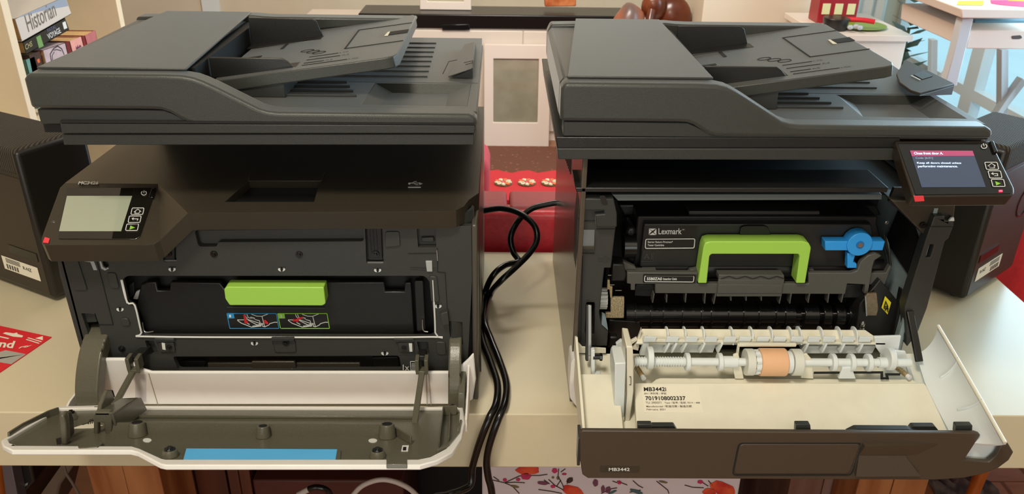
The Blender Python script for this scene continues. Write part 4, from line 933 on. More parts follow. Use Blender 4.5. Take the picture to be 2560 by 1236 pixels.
# shaft and rollers
RY = .700; RZ = U(1930, 906, Y(RY)).z
def xq(px): return U(px, 906, Y(RY)).x
shaft = B().cyl((xq(1586), RY, RZ), (xq(2276), RY, RZ), .0042, None, 20).obj('roller_shaft', M_cream2, dr)
b = B()
for k in range(20):
    x = xq(1590 + k * 6.5); b.cyl((x, RY, RZ), (x + .0012, RY, RZ), .0052, None, 16)
b.obj('threaded_sleeve', M_cream2, dr); b = B(); b.cyl((xq(1806), RY, RZ), (xq(1842), RY, RZ), .0062, None, 20); b.obj('sleeve', M_cream2, dr); b = B(); b.cyl((xq(2196), RY, RZ), (xq(2235), RY, RZ), .0056, None, 20)
b.obj('sleeve', M_cream2, dr)
for px in (1718, 1799, 2082, 2128, 2171):
    x = xq(px); b = B(); b.cyl((x - .0022, RY, RZ), (x + .0022, RY, RZ), .0092, None, 28); b.obj('shaft_disc', M_cream2, dr, bevel=.0006)
for px in (1623, 2222):
    x = xq(px); b = B(); b.prism([Vector((x - .003, RY + .0145 * math.cos(t) * .8, RZ + .0045 + .0118 * math.sin(t))) for t in [2 * math.pi * k / 20 for k in range(20)]], (.006, 0, 0)); b.obj('cam', M_cream2, dr, bevel=.0008)
for x0, x1 in ((1862, 1882), (1978, 2001)):
    b = B(); b.cyl((xq(x0), RY, RZ), (xq(x1), RY, RZ), .0138, None, 40); b.obj('guide_wheel', mat('wheel_ivory', '#D6D6CC', .4), dr, bevel=.0006)
b = B(); b.cyl((xq(1884), RY, RZ), (xq(1976), RY, RZ), .0115, None, 32)
for k in range(12):
    t = 2 * math.pi * k / 12; b.box(xq(1884), xq(1896), RY + .0118 * math.cos(t) - .0009, RY + .0118 * math.cos(t) + .0009, RZ + .0118 * math.sin(t) - .0009, RZ + .0118 * math.sin(t) + .0009)
b.obj('roller_core', M_cream2, dr)
b = B(); b.cyl((xq(1897), RY, RZ), (xq(1963), RY, RZ), .0144, None, 48); b.obj('pickup_roller', M_orange, dr, bevel=.0012, label='peach rubber pickup roller')
b = B(); b.slab([(1834, 889), (1846, 885), (1860, 948), (1838, 948), (1832, 920)], Y(RY - .002), .003); b.obj('roller_bracket', M_cream, dr, bevel=.0005); b = B(); b.slab([(2006, 888), (2018, 886), (2030, 900), (2034, 948), (2002, 946), (2010, 920)], Y(RY - .002), .003); b.obj('roller_bracket', M_cream, dr, bevel=.0005)
b = B(); b.slab([(2107, 921), (2130, 920), (2140, 948), (2096, 948)], Y(.694), .004); b.obj('wedge_stop', M_cream2, dr, bevel=.0006)
b = B(); line(b, [(2034, 932), (2204, 931), (2204, 946), (2218, 946), (2216, 936), (2250, 936)], Y(.697), 6); b.obj('black_foam_strip', M_void, dr)
# door label
lp = off(D2, .0003)
lab = B().slab([(1603, 963), (1746, 964), (1758, 1033), (1611, 1032)], lp, .0003).obj('serial_label', M_lab, dr, label='white serial number label')
def L5(x, y): return (1590 + x / 12.36, 950 + y / 12.36)
b = B(); lq = off(lp, .0001)
text(b, 'MB3442i', L5(245, 360), L5(935, 360), L5(238, 235), lq, .018)
text(b, '7019108002337', L5(300, 640), L5(1540, 640), L5(283, 515), lq, .018)
b.obj('lettering', M_ink, lab) if False else b.obj('lettering', M_ink, dr)
b = B()
text(b, 'SN / 序列号 / 序號', L5(255, 462), L5(940, 462), L5(250, 400), lq, .004)
text(b, 'TLI: 29S0371', L5(303, 742), L5(785, 742), L5(297, 684), lq, .004); text(b, 'Type / 型号 / 型號: 7019 – 488', L5(885, 755), L5(1978, 755), L5(875, 684), lq, .004)
text(b, 'Manufactured / 制造日期 / 製造日期', L5(322, 862), L5(1722, 862), L5(314, 792), lq, .004)
text(b, 'February, 2021', L5(335, 962), L5(908, 962), L5(328, 898), lq, .004)
b.obj('lettering', mat('grey_print', '#5C544A', .6), dr)
# dark face of the door
FD = Y(.620)
face = [(1450, 1083), (1456, 1078), (2440, 1084), (2452, 1088), (2410, 1152), (2472, 1156), (2490, 1140), (2508, 1104), (2516, 1102), (2534, 1132), (2522, 1152), (2495, 1172), (2455, 1187), (2410, 1196), (2340, 1201), (1470, 1197), (1456, 1188), (1450, 1150)]
mf = mat('door_face_brown_grey', '#473C31', .42, noise=.08, scale=1300, bump=.15)
b = B(); b.slab(face, FD, .005); df = b.obj('door_face', mf, dr, bevel=.001, label='dark brown grey outer door face')
line(B(), rr([(1847, 1109), (2155, 1109), (2128, 1188), (1831, 1188)], 10), FD, 3, closed=True, lift=.0001, th=.0006).obj('plate_gap', M_seam, dr)
b = B(); b.slab(rr([(1850, 1111), (2152, 1111), (2124, 1186), (1834, 1186)], 10), Y(.6190), .004); b.obj('release_plate', mf, dr, bevel=.001)
def slope(pts, d):
    q4 = [U(x, y, FD) for x, y in pts]; f4 = [p - Vector((0, e, 0)) for p, e in zip(q4, d)]
    B().hexa([p + Vector((0, .0005, 0)) for p in q4], f4).obj('grip_slope', mf, dr)
slope([(2157, 1107), (2345, 1110), (2286, 1138), (2147, 1138)], (.006, .0006, .0004, .0004))
slope([(2147, 1139), (2262, 1139), (2296, 1183), (2135, 1184)], (.0004, .0004, .005, .005))
B().slab(rr([(1500, 1166), (1600, 1167), (1598, 1182), (1500, 1181)], 3), off3(FD, .0004), .0008).obj('name_plate', M_deck, dr)
b = B(); text(b, 'MB3442', (1522, 1178), (1574, 1178), (1522, 1170), off3(FD, .0006), .02); b.obj('lettering', M_print, dr)
# tabs above the dark face
for pts, yy in (([(1594, 1062), (1630, 1062), (1631, 1084), (1594, 1084)], .627), ([(1630, 1066), (1686, 1066), (1697, 1084), (1630, 1084)], .632), ([(1990, 1062), (2026, 1062), (2028, 1084), (1989, 1084)], .627), ([(2118, 1084), (2140, 1073), (2272, 1074), (2302, 1084)], .630), ([(2274, 1078), (2282, 1067), (2338, 1067), (2352, 1084)], .634), ([(2390, 1064), (2432, 1064), (2430, 1086), (2388, 1086)], .627)):
    B().slab(rr(pts, 3), Y(yy), .006).obj('face_tab', M_char, dr, bevel=.0012)
for x in (1596, 1994): B().slab(rect(x, 1074, x + 32, 1083), Y(.6265), .001).obj('tab_slot', M_void, dr)
b = B(); b.prism([(U(1450, 1080, FD).x - .0005, y, z) for y, z in ((.624, .046), (.640, .050), (.636, .016), (.624, .012))], (.003, 0, 0)); b.obj('face_end', M_char, dr, bevel=.0006)
# underside shell back to the hinge
b = B(); zb = U(1700, 1196, FD).z
b.prism([(xl + .004, .634, zb + .006), (xl + .004, .634, zb + .012), (xl + .004, .74, .050), (xl + .004, .74, .044)], (.385, 0, 0)); b.obj('outer_shell', mf, dr)
# right curved flank
inn = [(2290, 885), (2312, 957), (2345, 1026), (2380, 1092)]
rim = [(2352, 811), (2372, 815), (2440, 950), (2516, 1107)]
IN = [U(x, y, off(D2, -.006)) for x, y in inn]; 
RM = [U(x, y, X(.470)) for x, y in ((2345, 815), (2395, 900), (2455, 1005), (2513, 1108))]
rows = []
for i in range(4):
    a, c = IN[i], RM[i]; row = []
    for k in range(9):
        t = k / 8; th = t * math.pi / 2
        row.append(a + Vector(((c.x - a.x) * math.sin(th), (c.y - a.y) * t, (c.z - a.z) * (1 - math.cos(th)))))
    rows.append(row)
b = B(); b.grid(rows, (.0015, 0, -.0022)); fk = b.obj('curved_flank', M_cream2, dr, smooth=60)
for i in (1, 2): 
    pts = [p + Vector((0, 0, .0006)) for p in rows[i][3:]]; b = B()
    for k in range(len(pts) - 1): b.prism([pts[k], pts[k + 1], pts[k + 1] + Vector((-.0006, 0, .0022)), pts[k] + Vector((-.0006, 0, .0022))], (0, .0012, 0))
    b.obj('flank_rib', M_cream2, dr)
b = B(); b.tube(RM, .0018, 8, 5); b.obj('flank_rim', M_cream, dr)
B().slab([(2380, 1090), (2460, 1084), (2512, 1106), (2476, 1152), (2404, 1154)], Y(.6275), .002).obj('flank_end', M_cream2, dr)

# ================================================================ SPEAKERS
M_spk = mat('satin_black_panel', '#1A1713', .38, noise=.1, scale=400, bump=.1)
M_spb = mat('brown_black_back_panel', '#2E251C', .45, noise=.1, scale=600, bump=.1)
def mesh_fabric():
    m = bpy.data.materials.new('ribbed_speaker_fabric'); m.use_nodes = True; nt = m.node_tree; b = nt.nodes['Principled BSDF']
    tc = nt.nodes.new('ShaderNodeTexCoord'); wv = nt.nodes.new('ShaderNodeTexWave'); wv.inputs['Scale'].default_value = 90; wv.inputs['Distortion'].default_value = .3
    r = nt.nodes.new('ShaderNodeValToRGB'); r.color_ramp.elements[0].color = lin('#0E0C0A'); r.color_ramp.elements[1].color = lin('#4A4032')
    nt.links.new(tc.outputs['Object'], wv.inputs[0]); nt.links.new(wv.outputs[0], r.inputs[0]); nt.links.new(r.outputs[0], b.inputs['Base Color'])
    bp = nt.nodes.new('ShaderNodeBump'); bp.inputs['Strength'].default_value = .6; bp.inputs['Distance'].default_value = .001
    nt.links.new(wv.outputs[0], bp.inputs['Height']); nt.links.new(bp.outputs[0], b.inputs['Normal']); b.inputs['Roughness'].default_value = .8
    return m
M_fab = mesh_fabric()
def speaker(N, a, wd, e, dp, h, label):
    """N near corner on the table; a = direction of the back panel, e = direction of the plain side"""
    N = Vector(N); a = Vector(a).normalized(); e = Vector(e).normalized(); z = Vector((0, 0, 1))
    P = thing('speaker', tuple(N + a * wd / 2 + e * dp / 2), label, 'speaker', 'pair of black speakers')
    c = [N + z * .006, N + a * wd + z * .006, N + a * wd + e * dp + z * .006, N + e * dp + z * .006]
    B().prism(c, z * (h - .006)).obj('cabinet', M_spk, P, bevel=.006, seg=3)
    n1 = -e
    B().prism([N + n1 * .0006 + a * .006 + z * .012, N + n1 * .0006 + a * (wd - .004) + z * .012, N + n1 * .0006 + a * (wd - .004) + z * (h - .035), N + n1 * .0006 + a * .006 + z * (h - .035)], e * .001).obj('back_panel', M_spb, P, bevel=.0004)
    b = B(); o = .0012
    q = [N + (-a - e) * 0 + a * .004 - e * o, N + a * (wd + o) - e * o, N + a * (wd + o) + e * (dp - .004), N + a * .004 + e * (dp - .004)]
    b.prism([p + z * (h - .032) for p in q], z * .0345); b.obj('fabric_cover', M_fab, P, bevel=.005, seg=3)
    # label with print
    pl = (N + n1 * .0012, e)
    def F(u, v): return N + n1 * .0010 + a * u + z * v
    def quad(u0, v0, u1, v1, t=.0004): return [F(u0, v0) , F(u1, v0), F(u1, v1), F(u0, v1)], n1 * t
    b = B(); b.prism(*quad(.018, .030, .018 + .075, .050)); lb = b.obj('rating_label', M_lab, P)
    b = B()
    for k in range(16):
        if k % 3: b.prism([p + n1 * .0004 for p in quad(.060 + k * .0018, .032, .0612 + k * .0018, .039)[0]], n1 * .0002)
    b.obj('barcode', M_ink, lb)
    b = B(); vs, fs = text_verts('R-NZ', bold=.01); bx = max(v.x for v in vs)
    sg = 1 if a.cross(z).dot(CAM - N) > 0 else -1
    x00 = .025 if sg > 0 else .050
    nv = [b.bm.verts.new(F(x00 + sg * v.x / bx * .018, .040 + v.y * .007) + n1 * .0007) for v in vs]
    for f in fs: b.bm.faces.new([nv[i] for i in f])
    for k in range(4): b.prism([p + n1 * .0004 for p in quad(.055, .042 + k * .0018, .085, .0428 + k * .0018)[0]], n1 * .0002)
    b.obj('lettering', M_ink, lb)
    b = B(); b.prism(*quad(.012, .060, .070, .072)); b.obj('connector_recess', M_gloss, P)
    c = F(wd * .75, h * .55); b = B()
    for k in range(20):
        t0 = 2 * math.pi * k / 20; t1 = 2 * math.pi * (k + 1) / 20
        ring = [c + (a * math.cos(t) + z * math.sin(t)) * r for t, r in ((t0, .022), (t1, .022), (t1, .0195), (t0, .0195))]
        b.prism(ring, n1 * .0006)
    b.obj('port_ring', M_gloss, P)
    for u, v in ((.02, .02), (wd - .03, dp - .03), (wd - .03, .03)):
        p = N + a * u + e * v; B().cyl(p + z * .0002, p + z * .0062, .006, None, 12).obj('rubber_foot', M_void, P)
    return P
speaker((-.588, .950, 0), (-.88, .475, 0), .175, (.475, .88, 0), .098, .212, 'black speaker standing left of the colour printer, brown back panel and white label showing')
speaker((.632, .962, 0), (.78, .626, 0), .155, (-.626, .78, 0), .088, .222, 'black speaker standing right of the mono printer behind its tilted screen')

# ================================================================ BLACK CABLES, RED CARD
M_cab = mat('black_cable_rubber', '#0C0B0B', .22)
def cable(name, spec, r, m, label, cat='cable', group=None):
    return B().tube([U(x, y, p) for x, y, p in spec], r, 14, 8).obj(name, m, None, label=label, cat=cat, group=group, smooth=80)
cable('power_cable', [(1400, 508, Y(1.05)), (1380, 509, Y(1.05)), (1330, 522, Y(1.045)), (1296, 552, Y(1.03)), (1277, 592, Y(1.01)), (1283, 630, Y(1.0)), (1296, 654, Y(.985)), (1262, 664, Y(.975)), (1232, 690, Y(.96)), (1212, 735, Z(.0065)), (1205, 790, Z(.0045)),
    (1207, 850, Z(.0045)), (1226, 905, Z(.0045)), (1243, 960, Z(.0045)), (1240, 1010, Z(.006)), (1222, 1048, Y(.712)), (1198, 1110, Y(.706)), (1181, 1170, Y(.706)), (1176, 1212, Y(.700)), (1150, 1228, Y(.69)), (1120, 1238, Y(.68)), (1070, 1262, Y(.68)), (1040, 1400, Y(.68)), (1045, 1800, Y(.69)), (1055, 2040, Y(.70))], .0041, M_cab,
    'black cable from the right printer hanging over the table edge, left of the two')
cable('power_cable', [(1196, 530, Y(1.05)), (1212, 527, Y(1.05)), (1255, 522, Y(1.04)), (1300, 534, Y(1.02)), (1336, 565, Y(1.0)), (1342, 600, Y(.985)), (1325, 632, Y(.97)), (1290, 668, Y(.95)), (1250, 705, Y(.935)), (1225, 738, Z(.006)), (1212, 800, Z(.0135)),
    (1228, 850, Z(.0085)), (1250, 905, Z(.0045)), (1266, 960, Z(.0045)), (1262, 1010, Z(.006)), (1246, 1048, Y(.712)), (1226, 1105, Y(.706)), (1217, 1150, Y(.706)), (1220, 1190, Y(.704)), (1232, 1262, Y(.70)), (1236, 1500, Y(.70)), (1226, 1850, Y(.70)), (1222, 2040, Y(.70))], .0041, M_cab,
    'black cable looping from the left printer and hanging straight down the table front')
card = B().slab([(-60, 801), (0, 815), (129, 843), (0, 931), (-60, 972)], Z(.0012), .0009).obj('leaflet', M_red, None, label='red printed card lying on the table at the left edge', cat='card')
def on_card(pts, nm, m, h=.0014):
    b = B(); b.slab(pts, Z(h), .0001); return b.obj(nm, m, card)
on_card([(-40, 905), (-5, 882), (14, 876), (65, 886), (28, 911), (-40, 900)], 'silver_patch', mat('silver_grey_print', '#A9A49A', .4))
b = B(); text(b, 'and', (-22, 868), (32, 872), (-14, 850), Z(.0014), .03); b.obj('lettering', M_lab, card)
b = B(); line(b, [(-10, 841), (22, 848)], Z(.0013), 3); b.slab([(7, 834), (14, 831), (34, 834), (42, 832), (45, 836), (58, 840), (55, 844), (32, 842)], Z(.0014), .0001); b.obj('white_shape', M_lab, card)
b = B(); b.slab([(88, 846), (107, 841), (107, 851)], Z(.0014), .0001); line(b, [(66, 850), (98, 860)], Z(.0013), 2.2); line(b, [(70, 846), (104, 856)], Z(.0013), 2.2); b.obj('warning_triangle', M_lab, card)
b = B(); text(b, 'Fly', (44, 874), (75, 868), (52, 868), Z(.0014), .03); b.obj('lettering', M_lab, card)

# ================================================================ BEHIND: SOFA
M_leather = mat('red_leather', '#C62A36', .40, noise=.08, scale=120, bump=.9); M_leather2 = mat('soft_red_leather', '#A03238', .55, noise=.06, scale=150, bump=.5)
S = thing('sofa', (.3, 1.5, FZ), 'red leather sofa standing with its back against the table', 'sofa')
b = B(); b.prism([(-.98, 1.150, -.43), (-.98, 1.135, -.02), (-.98, 1.142, .046), (-.98, 1.150, .052), (-.98, 1.19, .046), (-.98, 1.34, -.43)], (2.88, 0, 0)); b.obj('backrest', M_leather, S, bevel=.008, seg=4)
B().box(-.98, 1.9, 1.34, 2.15, -.43, -.36).obj('seat_base', M_leather, S, bevel=.02, seg=3)
XSP = ((-.975, -.53), (-.525, .012), (.016, .95), (.955, 1.89))
for x0, x1 in XSP:
    b = B(); b.prism([(x0, 1.150, .047), (x0, 1.165, .056), (x0, 1.262, .038), (x0, 1.285, .022), (x0, 1.40, -.28), (x0, 1.345, -.30), (x0, 1.19, .03)], (x1 - x0, 0, 0)); b.obj('back_cushion', M_leather2, S, bevel=.006, seg=4)
for x0, x1 in XSP: B().box(x0, x1, 1.42, 2.16, -.36, -.30).obj('seat_cushion', M_leather2, S, bevel=.02, seg=3)
M_leg = mat('varnished_orange_wood', '#A8541C', .3, noise=.1, scale=20)
for p0, p1 in (((-.92, 1.20, -.43), (-.95, 1.16, FZ)), ((-.92, 2.08, -.43), (-.95, 2.12, FZ)), ((1.82, 2.08, -.43), (1.85, 2.12, FZ)), ((1.82, 1.20, -.43), (1.85, 1.16, FZ)), ((.925, 1.20, -.40), (.885, 1.17, FZ))):
    B().cyl(p0, p1, .013, .009, 16).obj('leg', M_leg, S)
cu = B(); c0 = U(1200, 490, Y(1.45)); cu.prism([U(1130, 505, Y(1.50)), U(1223, 505, Y(1.50)), U(1224, 430, Y(1.50)), U(1218, 412, Y(1.50)), U(1206, 403, Y(1.50)), U(1130, 403, Y(1.50))], (0, .12, 0))
cu.obj('cushion', mat('coral_red_cushion_fabric', '#B83A40', .8, noise=.05, scale=300, bump=.5), None, bevel=.02, seg=4, label='coral red cushion standing on the sofa beside the colour printer', cat='cushion')
# embroidered throw
M_velvet = mat('crimson_velvet', '#B3101C', .7, noise=.12, scale=200, bump=.6)
TZ = -.285
TH = thing('embroidered_throw', (.1, 2.0, TZ), 'crimson throw with a row of round cream and orange flowers on the sofa seat', 'throw')
q = lambda x, y: U(x, y, Z(TZ))
edge = [(1100, 432), (1210, 431), (1225, 426), (1245, 424), (1262, 429), (1280, 432), (1300, 427), (1322, 425), (1345, 432), (1362, 429), (1385, 425), (1410, 430), (1500, 430)]
b = B(); b.prism([q(*p) for p in edge] + [q(1500, 500), q(1100, 500)], (0, 0, -.014)); b.obj('cloth', M_velvet, TH, bevel=.002)
M_cr = mat('cream_felt', '#C8B998', .8); M_or = mat('orange_felt', '#D8653A', .8); M_gn = mat('olive_thread', '#5A5228', .8); M_pk = mat('pink_felt', '#D84A58', .8)
for px in (1258, 1317, 1375):
    c = q(px, 459); 
    bb_ = B(); bb_.cyl(c + Vector((0, 0, .0006)), c + Vector((0, 0, .0024)), .025, None, 24); base = bb_.obj('medallion', M_gn, TH)
    for k in range(9):
        t = 2 * math.pi * (k + .5) / 9 + .2; p = c + Vector((math.cos(t) * .0155, math.sin(t) * .0155, .003))
        b = B(); ring = []
        for j in range(10):
            s_ = 2 * math.pi * j / 10; l = Vector((math.cos(s_) * .0088, math.sin(s_) * .0062, 0)); ring.append(p + Vector((l.x * math.cos(t) - l.y * math.sin(t), l.x * math.sin(t) + l.y * math.cos(t), 0)))
        b.prism(ring, (0, 0, .003)); b.obj('petal', M_or if (k in (1, 3, 7)) else M_cr, base)
    B().cyl(c + Vector((0, 0, .0025)), c + Vector((0, 0, .006)), .0062, .005, 14).obj('flower_centre', M_pk, base)
# ================================================================ RUG, FRAME, LOW CABINET
def rug_mat():
    m = bpy.data.materials.new('woven_brown_rug'); m.use_nodes = True; nt = m.node_tree; b = nt.nodes['Principled BSDF']; b.inputs['Roughness'].default_value = .95
    tc = nt.nodes.new('ShaderNodeTexCoord'); v = nt.nodes.new('ShaderNodeTexVoronoi'); v.inputs['Scale'].default_value = 34; v.distance = 'MANHATTAN'
    n = nt.nodes.new('ShaderNodeTexNoise'); n.inputs['Scale'].default_value = 120
    r = nt.nodes.new('ShaderNodeValToRGB'); e = r.color_ramp.elements; e[0].color = lin('#A88468'); e[1].color = lin('#6C4230'); e[0].position = .12; e[1].position = .5
    x = e.new(.3); x.color = lin('#84543C')
    ad = nt.nodes.new('ShaderNodeMath'); ad.operation = 'MULTIPLY_ADD'; ad.inputs[1].default_value = .45
    nt.links.new(tc.outputs['Object'], v.inputs[0]); nt.links.new(tc.outputs['Object'], n.inputs[0]); nt.links.new(n.outputs[0], ad.inputs[0]); nt.links.new(v.outputs[0], ad.inputs[2])
    sb = nt.nodes.new('ShaderNodeMath'); sb.operation = 'SUBTRACT'; sb.inputs[1].default_value = .12
    nt.links.new(ad.outputs[0], sb.inputs[0]); nt.links.new(sb.outputs[0], r.inputs[0]); nt.links.new(r.outputs[0], b.inputs['Base Color']); return m
B().box(-.95, .40, 2.20, 3.70, FZ + .0005, FZ + .012).obj('rug', rug_mat(), None, bevel=.004, label='brown patterned woven rug on the floor behind the sofa', cat='rug')
M_cw = mat('white_cabinet_paint', '#E4D6C8', .45, noise=.01, scale=10)
K = thing('media_cabinet', (-.1, 4.0, FZ), 'low white cabinet against the back wall under the black soundbar', 'cabinet')
B().box(-.95, .46, 3.812, 4.25, FZ, -.215).obj('carcass', M_cw, K, bevel=.002)
for x0, x1 in ((-.945, -.42), (-.415, .10), (.105, .455)): B().box(x0, x1, 3.800, 3.813, FZ + .05, -.222).obj('drawer_front', M_cw, K, bevel=.003)
sbr = B(); sbr.box(-.645, .60, 3.80, 4.02, -.213, -.150); sbr.obj('soundbar', mat('soundbar_black', '#0F0E0D', .3), None, bevel=.006, seg=3, label='long black soundbar lying on the white low cabinet', cat='soundbar')
b = B(); b.slab([(1103, 62), (1173, 61), (1175, 75), (1106, 75)], Y(3.79), .01); b.obj('sensor_box', M_gloss, None, bevel=.002, label='small glossy black box at the front centre of the soundbar', cat='sensor')
M_frw = mat('white_frame_paint', '#E2D2C6', .5)
def tilt_frame(nm, y, tilt, x0, x1, z0, z1, wx0, wx1, wz0, wz1, label, art, cat='picture frame', depth=.02):
    P = thing(nm, ((x0 + x1) / 2, y, z0), label, cat)
    def p(x, z): return Vector((x, y + (z - z0) * tilt, z))
    b = B(); b._poly([[p(x0, z0), p(x1, z0), p(x1, z1), p(x0, z1)], [p(wx0, wz0), p(wx1, wz0), p(wx1, wz1), p(wx0, wz1)]], Vector((0, depth, 0))); b.obj('frame', M_frw, P, bevel=.003)
    b = B(); b.prism([p(wx0 - .003, wz0 - .003) + Vector((0, .008, 0)), p(wx1 + .003, wz0 - .003) + Vector((0, .008, 0)), p(wx1 + .003, wz1 + .003) + Vector((0, .008, 0)), p(wx0 - .003, wz1 + .003) + Vector((0, .008, 0))], (0, .004, 0)); b.obj('picture', art, P)
    b = B(); b.prism([p(wx0 - .002, wz0 - .002) + Vector((0, .004, 0)), p(wx1 + .002, wz0 - .002) + Vector((0, .004, 0)), p(wx1 + .002, wz1 + .002) + Vector((0, .004, 0)), p(wx0 - .002, wz1 + .002) + Vector((0, .004, 0))], (0, .0015, 0)); b.obj('glazing', M_pane, P)
    return P
fl_ = U(1210, 360, Y(3.70)); fr_ = U(1378, 360, Y(3.70)); ft = U(1367, 112, Y(3.78))
wa = U(1233, 306, Y(3.72)); wb = U(1347, 148, Y(3.765))
tilt_frame('picture_frame', 3.70, .155, -.075, .232, FZ + .001, ft.z, wa.x, wb.x, wa.z, wb.z, 'white picture frame with a cloudy grey picture leaning against the low white cabinet', mat('cloudy_grey_print', '#8F8A74', .5, hex2='#A39D88', scale=9))
tilt_frame('picture_frame', 3.90, .1, -.375, -.137, -.149, .10, -.34, -.172, -.112, .06, 'small white picture frame standing on the black soundbar', mat('pale_print', '#B9B59A', .5))
b = B(); b.slab([(1358, -60), (1442, -60), (1440, 16), (1362, 17)], Y(3.90), .05); b.obj('ornament', mat('copper_orange_glaze', '#B0592E', .35, hex2='#D98552', scale=25), None, bevel=.004, label='orange copper coloured block standing on the black soundbar', cat='ornament')
# carved brown figure and mauve and orange mineral lump right of the soundbar
sd = thing('side_table', (.75, 3.65, FZ), 'low white side table right of the soundbar holding the brown carving', 'table')
B().box(.47, .83, 3.45, 3.85, -.29, -.262).obj('top', M_cw, sd, bevel=.002)
for x in (.492, .80):
    for y in (3.48, 3.82): B().box(x - .02, x + .02, y - .02, y + .02, FZ, -.29).obj('leg', M_cw, sd)
b = B(); b.sphere((.548, 3.56, -.15), .085, .85, .8, 1.15, 24)
for v in b.bm.verts: v.co += Vector((math.sin(v.co.z * 60) * .006, 0, math.sin(v.co.x * 50) * .006))
vs_ = b.obj('mineral_lump', mat('mauve_orange_mineral', '#6B5550', .3, hex2='#C06A3E', scale=7), None, label='mauve and orange mineral lump beside the end of the soundbar', cat='ornament')
fg = thing('carved_elephant', (.75, 3.62, -.262), 'dark brown glossy carved figure beside the mineral lump', 'figurine')
MB_ = mat('dark_brown_varnished_wood', '#4A2114', .25, hex2='#7A3D22', scale=6)
b = B(); b.sphere((.745, 3.64, -.13), .095, .9, .7, 1.05, 24); b.obj('torso', MB_, fg)
b = B(); b.sphere((.655, 3.60, -.07), .055, 1, .8, 1.1, 20); b.obj('head', MB_, fg)
for x in (.69, .73, .775, .81): B().cyl((x, 3.62, -.262), (x, 3.63, -.14), .026, .03, 14).obj('leg', MB_, fg)
b = B(); b.tube([(.64, 3.56, -.08), (.63, 3.53, -.13), (.64, 3.52, -.19), (.66, 3.52, -.22)], .018, 12); b.obj('trunk', MB_, fg, smooth=80)
b = B(); _a = U(1757, 30, Y(3.45)); _c = U(2046, 30, Y(3.45)); b.box(_a.x, _c.x, 3.45, 3.80, FZ + .0006, .25)
b.obj('storage_box', mat('cream_box_board', '#E2D4BE', .6), None, bevel=.004, label='tall cream white box standing left of the red house lantern', cat='box')
# white chest with green plate, dark pot and red lantern
CK = thing('chest', (1.2, 3.2, FZ), 'white low chest under the red house lantern and green plate', 'chest')
ca = U(2078, 86, Y(3.0)); cb = U(2276, 84, Y(3.0))
B().box(1.16, cb.x + .01, 2.99, 3.42, ca.z - .022, ca.z).obj('top', M_cw, CK, bevel=.002)
B().box(1.17, cb.x - .005, 3.005, 3.41, FZ + .001, ca.z - .022).obj('carcass', M_cw, CK, bevel=.002)
B().box(1.18, cb.x - .012, 2.998, 3.006, FZ + .06, ca.z - .03).obj('drawer_front', M_cw, CK, bevel=.002)
zt = ca.z
pc = U(2147, 63, Z(zt + .006)); b = B()
b.cyl((pc.x, pc.y, zt + .0006), (pc.x, pc.y, zt + .007), .055, .098, 40); b.cyl((pc.x, pc.y, zt + .0075), (pc.x, pc.y, zt + .009), .099, .099, 40)
b.obj('plate', mat('moss_green_glaze', '#7E9A2C', .35, noise=.1, scale=30), None, label='round moss green plate on the white chest', cat='plate')
pp_ = U(2085, 66, Z(zt + .01)); pt = thing('pan', (pp_.x, pp_.y, zt), 'small dark pan with a red handle in front of the lantern', 'pan')
B().cyl((pp_.x, pp_.y - .01, zt + .0006), (pp_.x, pp_.y - .01, zt + .045), .040, .048, 28).obj('bowl', M_black, pt, bevel=.003)
B().tube([(pp_.x + .04, pp_.y - .01, zt + .038), (pp_.x + .09, pp_.y - .03, zt + .040), (pp_.x + .13, pp_.y - .04, zt + .036)], .009, 10).obj('handle', M_red, pt, smooth=80)
for k, (x, y) in enumerate(((2122, 72), (2136, 70), (2146, 73))):
    c = U(x, y, Z(zt + .012)); B().sphere((c.x, c.y - .01, zt + .0195), .010, 1.1, .9, .9, 10).obj('glass_pebble', mat('clear_grey_glass', '#B8BFC4', .15), None, label=('left', 'middle', 'right')[k] + ' one of the three grey glass pebbles on the green plate', cat='pebble', group='grey glass pebbles on the green plate')
ln = U(2092, 46, Y(3.20)); LN = thing('house_lantern', (ln.x, 3.22, zt), 'red house shaped lantern with cream windows on the white chest', 'lantern')
b = B(); b.box(ln.x - .075, ln.x + .075, 3.20, 3.30, zt + .0006, zt + .22); b.obj('walls', mat('deep_red_enamel', '#9C1520', .35), LN, bevel=.003)
b = B(); b.prism([(ln.x - .085, 3.19, zt + .22), (ln.x + .085, 3.19, zt + .22), (ln.x, 3.19, zt + .30)], (0, .12, 0)); b.obj('roof', mat('deep_red_enamel', '#9C1520'), LN, bevel=.002)
for k in (-1, 0, 1):
    for r_ in (0, 1): B().box(ln.x + k * .048 - .015, ln.x + k * .048 + .015, 3.1975, 3.20, zt + .035 + r_ * .075, zt + .075 + r_ * .075).obj('window_pane', mat('cream_pane', '#E2D6A0', .4), LN)
# curtain and dark plant by the glazing
b = B(); rows = []
for k in range(33): t = k / 32; rows.append([Vector((1.50 + .46 * t, 4.25 + .02 * math.sin(k * 1.4), z)) for z in (FZ + .03, 1.5)])
b.grid(rows, (0, .004, 0)); b.obj('curtain', mat('sheer_grey_white_curtain', '#CDD0CC', .85), None, label='pale grey curtain hanging beside the glazed wall', cat='curtain', smooth=80)
pl_ = thing('potted_plant', (2.03, 4.12, FZ), 'dark green potted plant between the curtain and the glazed wall', 'plant')
B().cyl((2.03, 4.12, FZ + .0006), (2.03, 4.12, FZ + .22), .09, .12, 24).obj('pot', mat('grey_pot', '#6A6A64', .6), pl_)
B().cyl((2.03, 4.12, FZ + .2), (2.03, 4.12, FZ + .5), .012, .008, 8).obj('stem', mat('plant_stem', '#4A5234', .7), pl_)
ml = mat('dark_leaf', '#3D4A34', .5, noise=.2, scale=20)
